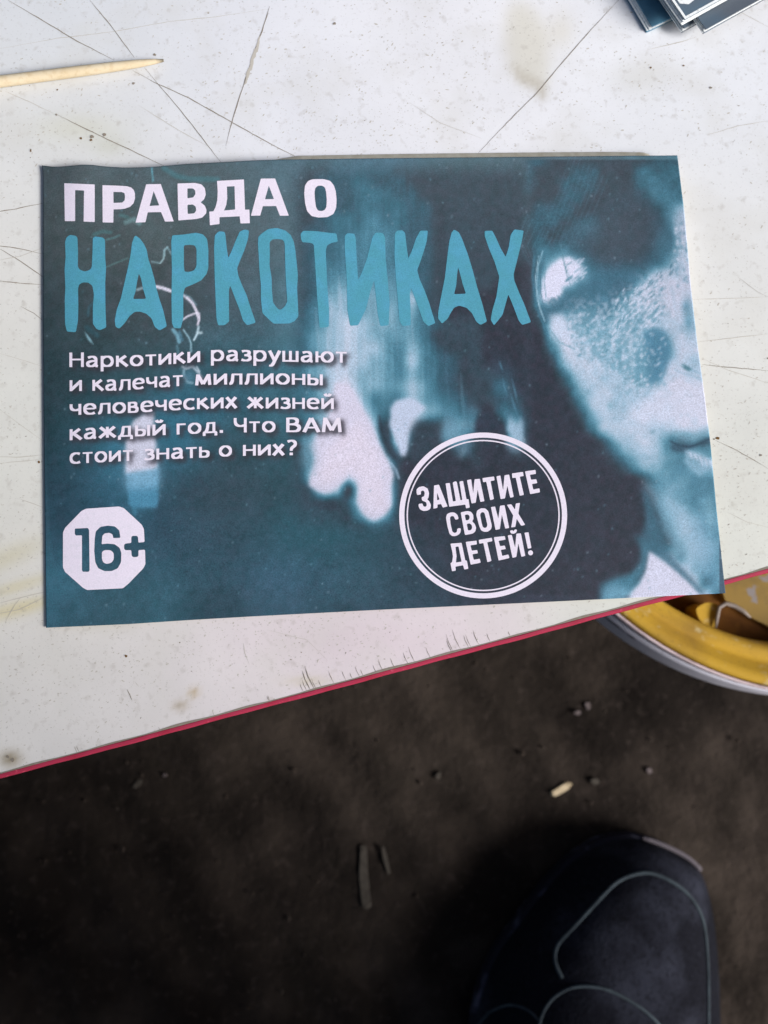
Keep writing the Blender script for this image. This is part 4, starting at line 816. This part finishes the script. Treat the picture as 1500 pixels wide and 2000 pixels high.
m_chip = mat('pale_chip',L_(200,182,150),0.7,0.2,noise=[(300,L_(150,132,104),0.45,0.65,0.6)])
m_straw = mat('grey_straw',L_(72,67,61),0.8,0.1,noise=[(300,L_(52,48,43),0.45,0.65,0.6)])
m_lil = mat('pale_grit',L_(104,94,94),0.8,0.1,noise=[(300,L_(74,66,64),0.45,0.65,0.6)])
chip('wood_chip','bright pale wood chip on the dark ground above the shoe','chip',[(1074,1546),(1106,1526),(1118,1530),(1112,1540),(1084,1556),(1076,1554)],m_chip,0.003)
chip('dry_stalk','wide grey dry stalk on the ground left of the thin one','stalk',[(703,1652),(716,1650),(718,1700),(726,1770),(716,1778),(706,1770),(700,1710)],m_straw)
chip('dry_stalk','thin brownish dry stalk on the ground right of the wide one','stalk',[(744,1652),(750,1652),(758,1680),(763,1706),(757,1708),(748,1680)],m_straw)
chip('grit','small grey-brown chip on the ground below the left part of the red edge','grit',[(258,1536),(272,1520),(280,1522),(276,1534),(262,1542)],m_straw)
chip('grit','tiny pinkish grain on the ground right of the grey-brown chip','grit',[(317,1512),(325,1509),(327,1516),(320,1519)],m_lil,0.002)
chip('grit','pale lilac grain between the red edge and the grey basin wall','grit',[(1118,1392),(1130,1386),(1136,1392),(1128,1398)],m_lil,0.002)
chip('grit','lilac-grey grain on the ground below the yellow basin','grit',[(1140,1372),(1152,1370),(1154,1384),(1146,1388)],m_lil,0.002)
chip('grit','brownish flat grain on the ground under the grey basin rim','grit',[(850,1512),(862,1505),(860,1520),(852,1524)],m_straw,0.002)
chip('grit','greyish grain left of the bright wood chip','grit',[(1150,1522),(1166,1518),(1172,1530),(1158,1534)],m_straw,0.002)
chip('grit','pinkish grain between the wood chip and the basin','grit',[(1260,1500),(1272,1498),(1274,1510),(1264,1512)],m_lil,0.002)

# ------------------------------------------------------------------ basin of rusty water, nested in a grey one
m_yel = mat('yellow_plastic',L_(192,154,54),0.65,0.12,noise=[(60,L_(150,118,52),0.42,0.7,0.85,6),(240,L_(216,204,160),0.6,0.76,0.6,5),(900,L_(110,88,50),0.62,0.74,0.6)],bump=(300,0.1,0.0005))
m_grey = mat('grey_plastic',L_(216,215,228),0.6,0.2,noise=[(70,L_(180,178,190),0.5,0.7,0.6),(400,L_(70,64,60),0.66,0.78,0.5)])
m_rust = mat('rusty_water',L_(124,84,42),0.25,0.5,noise=[(50,L_(84,54,32),0.42,0.62,0.9,5),(120,L_(140,100,40),0.56,0.72,0.6),(300,L_(90,84,86),0.66,0.74,0.5)],bump=(200,0.2,0.001))
m_oliv = mat('dirty_yellow',L_(140,112,46),0.5,0.3,noise=[(90,L_(104,84,44),0.45,0.65,0.7),(110,L_(132,128,132),0.60,0.64,0.85),(420,L_(50,40,32),0.68,0.72,0.9)])
RZ = -0.095
bc = P(1584,720,RZ); pxm = np.linalg.norm(P(1585,1300,RZ)-P(1584,1300,RZ))
def lathe(name, prof, m_, parent, n=128, a0=0, a1=2*math.pi, loop=False):
    v=[];f=[]; K_=len(prof); full = abs(a1-a0-2*math.pi) < 1e-6; N_ = n if full else n+1
    for i in range(N_):
        a = a0+(a1-a0)*i/n
        for r_,z_ in prof: v.append((bc[0]+r_*math.cos(a),bc[1]+r_*math.sin(a),z_))
    for i in range(n):
        j=(i+1)%N_
        for k in range(K_-1+(1 if loop else 0)): k2=(k+1)%K_; f.append((i*K_+k,j*K_+k,j*K_+k2,i*K_+k2))
    return mesh_obj(name, v, f, m_, parent, smooth=True)
def rp(p): return p*pxm
grey = thing('grey_basin','grey plastic basin rim around the yellow basin, half under the table corner','basin')
lathe('bowl', [(rp(646),RZ-0.0185),(rp(645),RZ-0.017),(rp(641),RZ-0.009),(rp(637),RZ-0.0015),(rp(631),RZ-0.003),(rp(592),RZ-0.030),(rp(520),RZ-0.065),(rp(420),RZ-0.11),(0.001,RZ-0.112),(0.001,RZ-0.116),(rp(430),RZ-0.1155),(rp(534),RZ-0.067),(rp(600),RZ-0.034)], m_grey, grey, loop=True)
lathe('rim_bead', [(rp(637.5),RZ-0.0014),(rp(638),RZ+0.0006),(rp(635),RZ+0.0022),(rp(632),RZ+0.0016),(rp(631.5),RZ-0.0012)], mat('pale_bead',L_(214,196,200),0.5,0.2,noise=[(200,L_(170,150,150),0.5,0.7,0.7)]), grey, loop=True)
m_slot = mat('slot_grey',L_(96,92,98),0.9,0.05)  # darker grey for the flat strips that mark the slots
for sx,sy,ex,ey in [(1163,1213,1216,1243),(1212,1257,1232,1266)]:
    q = []
    for k in range(7):
        t_ = k/6; p_ = P(sx+(ex-sx)*t_, sy+(ey-sy)*t_, RZ-0.008); d_ = p_[:2]-bc[:2]; rr_ = rp(641.5); p_ = np.array([bc[0]+d_[0]/np.hypot(*d_)*rr_, bc[1]+d_[1]/np.hypot(*d_)*rr_, RZ-0.0085]); w_s = 0.0009*math.sin(math.pi*min(max(t_,0.12),0.88))
        q.append((p_+np.array([0,0,w_s]), p_-np.array([0,0,w_s])))
    mesh_obj('slot', [v for pr in q for v in pr], [(2*i,2*i+1,2*i+3,2*i+2) for i in range(6)], m_slot, grey)
yel = thing('yellow_basin','yellow plastic basin holding rusty water, nested in the grey one','basin')
lathe('bowl', [(rp(629),RZ-0.004),(rp(630),RZ+0.0022),(rp(624),RZ+0.0034),(rp(606),RZ+0.001),(rp(590),RZ-0.003),(rp(578),RZ-0.0045),(rp(570),RZ-0.003),(rp(556),RZ-0.004),(rp(546),RZ-0.010),(rp(538),RZ-0.024),(rp(480),RZ-0.06),(rp(400),RZ-0.085),(0.001,RZ-0.086),(0.001,RZ-0.089),(rp(406),RZ-0.088),(rp(492),RZ-0.061),(rp(560),RZ-0.020),(rp(600),RZ-0.008)], m_yel, yel, loop=True)
tag(lathe('rusty_water', [(0.0005,RZ-0.022),(rp(300),RZ-0.0222),(rp(541),RZ-0.022),(rp(541),RZ-0.026),(0.0005,RZ-0.026)], m_rust, None),'brown rusty water with scum filling the yellow basin','water')
# half-sunk yellow tray with a pale rim inside
tr_ = thing('yellow_tray','dirty yellow plastic piece with a pale bent rim, half sunk in the rusty water','tray')
def prism(name, pts, z0, z1, m_, parent, r=6):
    q = rounded(pts,r,3); n_=len(q); v=[P(x,y,z1) for x,y in q]; v2=[np.array([p[0],p[1],z0]) for p in v]
    return mesh_obj(name, v2+v, [tuple(range(n_)),tuple(range(2*n_-1,n_-1,-1))]+[(i,n_+i,n_+(i+1)%n_,(i+1)%n_) for i in range(n_)], m_, parent)
prism('tray_wall', [(1358,1188),(1380,1176),(1404,1180),(1402,1196),(1398,1226),(1384,1224),(1366,1212)], RZ-0.03, RZ-0.012, m_yel, tr_, 8)
v_=[];
path=[(1398,1226),(1400,1206),(1404,1186),(1418,1178),(1436,1184),(1452,1194),(1466,1206)]
def tube(name, pts3, r_, m_, parent=None, K_=8):
    v=[];f=[];N_=len(pts3); pts3=[np.asarray(p,float) for p in pts3]
    for i,p in enumerate(pts3):
        d=pts3[min(i+1,N_-1)]-pts3[max(0,i-1)]; d/=np.linalg.norm(d)+1e-12; s_=np.cross(d,[0,0,1]); s_/=np.linalg.norm(s_)+1e-12; u_=np.cross(s_,d)
        rr_=r_ if 0<i<N_-1 else r_*0.4
        for j in range(K_): q=2*math.pi*j/K_; v.append(p+s_*rr_*math.cos(q)+u_*rr_*math.sin(q))
    for i in range(N_-1):
        for j in range(K_): f.append((i*K_+j,i*K_+(j+1)%K_,(i+1)*K_+(j+1)%K_,(i+1)*K_+j))
    f += [tuple(range(K_)),tuple(range((N_-1)*K_,N_*K_))]
    return mesh_obj(name, v, f, m_, parent, smooth=True)
m_pale = mat('pale_rim',L_(140,130,124),0.5,0.3,noise=[(300,L_(120,108,96),0.45,0.65,0.7)])
tube('pale_rim', [P(x,y,RZ-0.011) for x,y in path], 0.0008, m_pale, tr_)
prism('tray_floor', [(1404,1128),(1440,1118),(1520,1090),(1560,1260),(1500,1222),(1470,1208),(1440,1188),(1420,1180),(1412,1160)], RZ-0.03, RZ-0.019, m_oliv, tr_, 10)

# ------------------------------------------------------------------ the shoe
OUT_L = [(1228,1637),(1205,1639),(1180,1645),(1150,1660),(1116,1683),(1090,1710),(1065,1739),(1040,1770),(1018,1799),(994,1831),(971,1863),(956,1895),(945,1927),(934,1962),(926,2000)]
OUT_R = [(1228,1637),(1246,1639),(1265,1643),(1295,1654),(1321,1668),(1348,1685),(1368,1707),(1378,1740),(1385,1777),(1390,1820),(1393,1863),(1395,1930),(1395,2000)]
SZ = FLOOR+0.010
Lw = np.array([P(x,y,SZ) for x,y in OUT_L]); Rw = np.array([P(x,y,SZ) for x,y in OUT_R])
y_end = Lw[-1,1]; xl_e,xr_e = Lw[-1,0],Rw[-1,0]
Lw = np.concatenate([Lw,[(xl_e+dx,y_end-dy,SZ) for dx,dy in [(-0.001,0.02),(0.002,0.05),(0.010,0.08),(0.018,0.12),(0.022,0.16),(0.028,0.185),(0.040,0.200),(0.055,0.205)]]])
Rw = np.concatenate([Rw,[(xr_e+dx,y_end-dy,SZ) for dx,dy in [(0.0,0.02),(-0.004,0.05),(-0.010,0.08),(-0.016,0.12),(-0.018,0.16),(-0.026,0.185),(-0.038,0.200),(-0.055,0.205)]]])
ytoe = max(Lw[0,1],Rw[0,1]); yheel = Lw[-1,1]
ys_ = np.concatenate([ytoe-np.array([0.00002,0.0003,0.001,0.002,0.0035,0.0055,0.008,0.011,0.0145,0.0185,0.023,0.028]),np.linspace(ytoe-0.033,yheel+0.004,60),[yheel+0.002,yheel+0.0006,yheel+0.0001]])
xl = np.interp(-ys_,-Lw[:,1],Lw[:,0]); xr = np.interp(-ys_,-Rw[:,1],Rw[:,0])
for _ in range(2):
    xl[1:-1]=(xl[:-2]+2*xl[1:-1]+xl[2:])/4*1.0; xr[1:-1]=(xr[:-2]+2*xr[1:-1]+xr[2:])/4
def Hs(d):
    return 0.030*math.sqrt(max(0,1-(1-min(d/0.026,1))**2))+0.012*min(1,max(0,d-0.02)/0.06)+0.030*min(1,max(0,(d-0.09)/0.07))**1.2
def shoe_z(x,y,pad=0):
    a = np.interp(-y,-ys_,xl); b = np.interp(-y,-ys_,xr); s = np.clip((x-(a+b)/2)/((b-a)/2+1e-9),-1,1)
    return SZ+Hs(max(0,ytoe-y))*(1-abs(s)**2.4)**0.55
m_shoe = mat('dark_nubuck',L_(22,23,30),0.9,0.06,noise=[(26,L_(64,67,80),0.46,0.72,0.75,7),(500,L_(12,13,17),0.5,0.7,0.6),(900,L_(56,59,70),0.58,0.74,0.35)],bump=(700,0.4,0.0008))
m_pipe = mat('grey_piping',L_(70,80,86),0.8,0.1,noise=[(150,L_(46,52,58),0.4,0.65,0.7)])
m_sole = mat('dark_rubber',L_(30,30,40),0.7,0.1,noise=[(90,L_(96,96,114),0.55,0.7,0.6)])
shoe = thing('shoe','black suede shoe with thin grey piping, its rounded toe pointing up on the dark ground','shoe')
v=[];f=[];NX=41
for i,y in enumerate(ys_):
    for j in range(NX):
        t_ = -math.cos(math.pi*j/(NX-1)); x = (xl[i]+xr[i])/2+(xr[i]-xl[i])/2*t_
        v.append((x,y,shoe_z(x,y) if 0<j<NX-1 else SZ-0.001))
mesh_obj('upper', v, grid_faces(len(ys_),NX,True), m_shoe, shoe, smooth=True)
# sole: outline pushed out a little, a bevelled slab
ol = np.array([(xl[i],ys_[i]) for i in range(len(ys_))]+[(xr[i],ys_[i]) for i in range(len(ys_)-1,-1,-1)])
cen = ol.mean(0); nrm = np.zeros_like(ol); d_o = np.roll(ol,-1,0)-np.roll(ol,1,0); nrm[:,0]=-d_o[:,1]; nrm[:,1]=d_o[:,0]; nrm/=np.linalg.norm(nrm,axis=1)[:,None]+1e-12
if ((ol-cen)*nrm).sum() < 0: nrm=-nrm
v=[];N_=len(ol)
for off,z_ in [(0.0005,FLOOR),(0.0016,FLOOR+0.002),(0.0016,SZ-0.001),(0.0011,SZ+0.0004),(-0.004,SZ+0.0004)]:
    for p,q in zip(ol,nrm): v.append((p[0]+q[0]*off,p[1]+q[1]*off,z_))
f=[(k*N_+i,k*N_+(i+1)%N_,(k+1)*N_+(i+1)%N_,(k+1)*N_+i) for k in range(4) for i in range(N_)]
mesh_obj('sole', v, f, m_sole, shoe, smooth=True)
def on_shoe(px,py,lift=0.0002):
    z = SZ+0.02
    for _ in range(14): p = P(px,py,z); z = 0.5*z+0.5*(shoe_z(p[0],p[1])+lift)
    return P(px,py,z)
def dens(pts,n=4):
    p=np.array(pts,float); out=[]
    for i in range(len(p)-1):
        p0=p[max(0,i-1)];p1=p[i];p2=p[i+1];p3=p[min(len(p)-1,i+2)]
        for k in range(n):
            t_=k/n; out.append(0.5*((2*p1)+(-p0+p2)*t_+(2*p0-5*p1+4*p2-p3)*t_*t_+(-p0+3*p1-3*p2+p3)*t_**3))
    out.append(p[-1]); return out
for ln_,r_ in [([(1099,1912),(1090,1895),(1084,1875),(1086,1855),(1095,1838),(1124,1807),(1159,1769),(1201,1726),(1235,1709),(1270,1705),(1308,1720),(1342,1745),(1366,1780),(1377,1820),(1382,1884),(1383,1940),(1383,2020)],0.00080),
               ([(1052,2005),(1062,1975),(1082,1948),(1116,1929),(1159,1927),(1201,1939),(1252,1969),(1290,2003)],0.00065),
               ([(930,2010),(944,1990),(962,1974),(996,1963),(1031,1973),(1058,1999)],0.00055)]:
    tube('piping', [on_shoe(x,y) for x,y in dens(ln_)], r_, m_pipe, shoe)
# sole lip on the outer toe, its highlight painted as paler rubber
lip = dens([(1256,1637),(1286,1647),(1316,1660),(1344,1676),(1370,1700)],5)
tube('highlight_lip', [P(x,y,SZ+0.001) for x,y in lip], 0.0011, mat('highlight_rubber',L_(98,92,98),0.7,0.2), shoe)

# ------------------------------------------------------------------ the person wearing the shoe (unseen, added to shade the floor)
person = thing('person','unseen person in dark hooded work clothes and gloves crouching at the near side of the table, added to shade the floor','person')
m_cloth = mat('dark_work_cloth',L_(40,42,50),0.9,0.1,noise=[(60,L_(30,31,38),0.45,0.65,0.7)],bump=(500,0.2,0.001))
m_skin = mat('skin',L_(196,150,126),0.55,0.3,noise=[(40,L_(184,132,110),0.45,0.65,0.6)])
def skin(name, joints, bones, m_, sub=2):
    me = bpy.data.meshes.new(name); me.from_pydata([j[:3] for j in joints], bones, []); o = bpy.data.objects.new(name, me); COL.objects.link(o); o.parent = person
    md = o.modifiers.new('Skin','SKIN')
    for i,j in enumerate(joints):
        sv = me.skin_vertices[0].data[i]; sv.radius = (j[3],j[3] if len(j) < 5 else j[4]); sv.use_root = (i == 0)
    o.modifiers.new('Subdivision','SUBSURF').render_levels = sub
    me.materials.append(m_); return o
hx, hy = 0.06, -0.60
J = [(hx,hy,0.10,0.15,0.12),(hx,hy-0.02,0.22,0.13,0.11),(hx,hy,0.36,0.15,0.12),(hx,hy+0.05,0.50,0.17,0.12),(hx,hy+0.10,0.60,0.09,0.09),(hx,hy+0.14,0.67,0.055),(hx,hy+0.18,0.74,0.075,0.09),(hx,hy+0.20,0.83,0.078,0.095),(hx,hy+0.19,0.90,0.055,0.07),
 (hx+0.10,hy+0.02,0.10,0.095),(0.235,hy+0.22,0.14,0.095),(0.285,-0.235,0.185,0.085),(0.265,-0.275,0.02,0.080),(0.210,-0.335,-0.13,0.060),  # right leg made bulkier so that it shades more of the floor
 (hx-0.10,hy+0.02,0.10,0.095),(-0.12,hy+0.20,0.15,0.080),(-0.20,-0.27,0.205,0.062),(-0.20,-0.34,0.02,0.056),(-0.19,-0.40,-0.15,0.042),(-0.185,-0.36,-0.205,0.036),(-0.18,-0.28,-0.212,0.030),
 (hx+0.18,hy+0.10,0.55,0.062),(0.30,hy+0.18,0.40,0.048),(0.29,-0.36,0.27,0.040),(0.27,-0.27,0.285,0.026),
 (hx-0.18,hy+0.10,0.55,0.062),(-0.20,hy+0.18,0.40,0.048),(-0.21,-0.38,0.27,0.040),(-0.20,-0.29,0.285,0.026)]
Bn = [(0,1),(1,2),(2,3),(3,4),(4,5),(5,6),(6,7),(7,8),(0,9),(9,10),(10,11),(11,12),(12,13),(0,14),(14,15),(15,16),(16,17),(17,18),(18,19),(19,20),(3,21),(21,22),(22,23),(23,24),(3,25),(25,26),(26,27),(27,28)]
def hand(base, fwd, side):
    """palm and five fingers continuing the arm that ends at joint `base`"""
    b = np.array(J[base][:3]); f_ = np.array(fwd)/np.linalg.norm(fwd); s_ = np.array(side)/np.linalg.norm(side); d_ = np.array([0,0,-1.0])
    def add(p, r_, par): J.append((*p,r_)); Bn.append((par,len(J)-1)); return len(J)-1
    w_ = add(b+f_*0.03,0.021,base); pm = add(b+f_*0.075,0.024,w_)
    for k,(o_,l_) in enumerate([(-0.028,0.066),(-0.009,0.076),(0.010,0.072),(0.028,0.056)]):
        p = b+f_*0.098+s_*o_; a = add(p,0.0085,pm); c_ = add(p+f_*l_*0.5+d_*0.010,0.0078,a); add(p+f_*l_*0.8+d_*0.032,0.0068,c_)
    p = b+f_*0.045-s_*0.034; a = add(p,0.0105,w_); c_ = add(p+f_*0.028-s_*0.018+d_*0.008,0.0095,a); add(p+f_*0.054-s_*0.022+d_*0.018,0.008,c_)
hand(24,(-0.25,1,-0.15),(1,0.25,0)); hand(28,(0.25,1,-0.15),(-1,0.25,0))
skin('body', J, Bn, m_cloth)
skin('hood', [(hx,hy+0.10,0.66,0.09,0.09),(hx,hy+0.155,0.78,0.095,0.10),(hx,hy+0.17,0.90,0.09,0.10),(hx,hy+0.20,0.955,0.05,0.06)], [(0,1),(1,2),(2,3)], m_cloth)
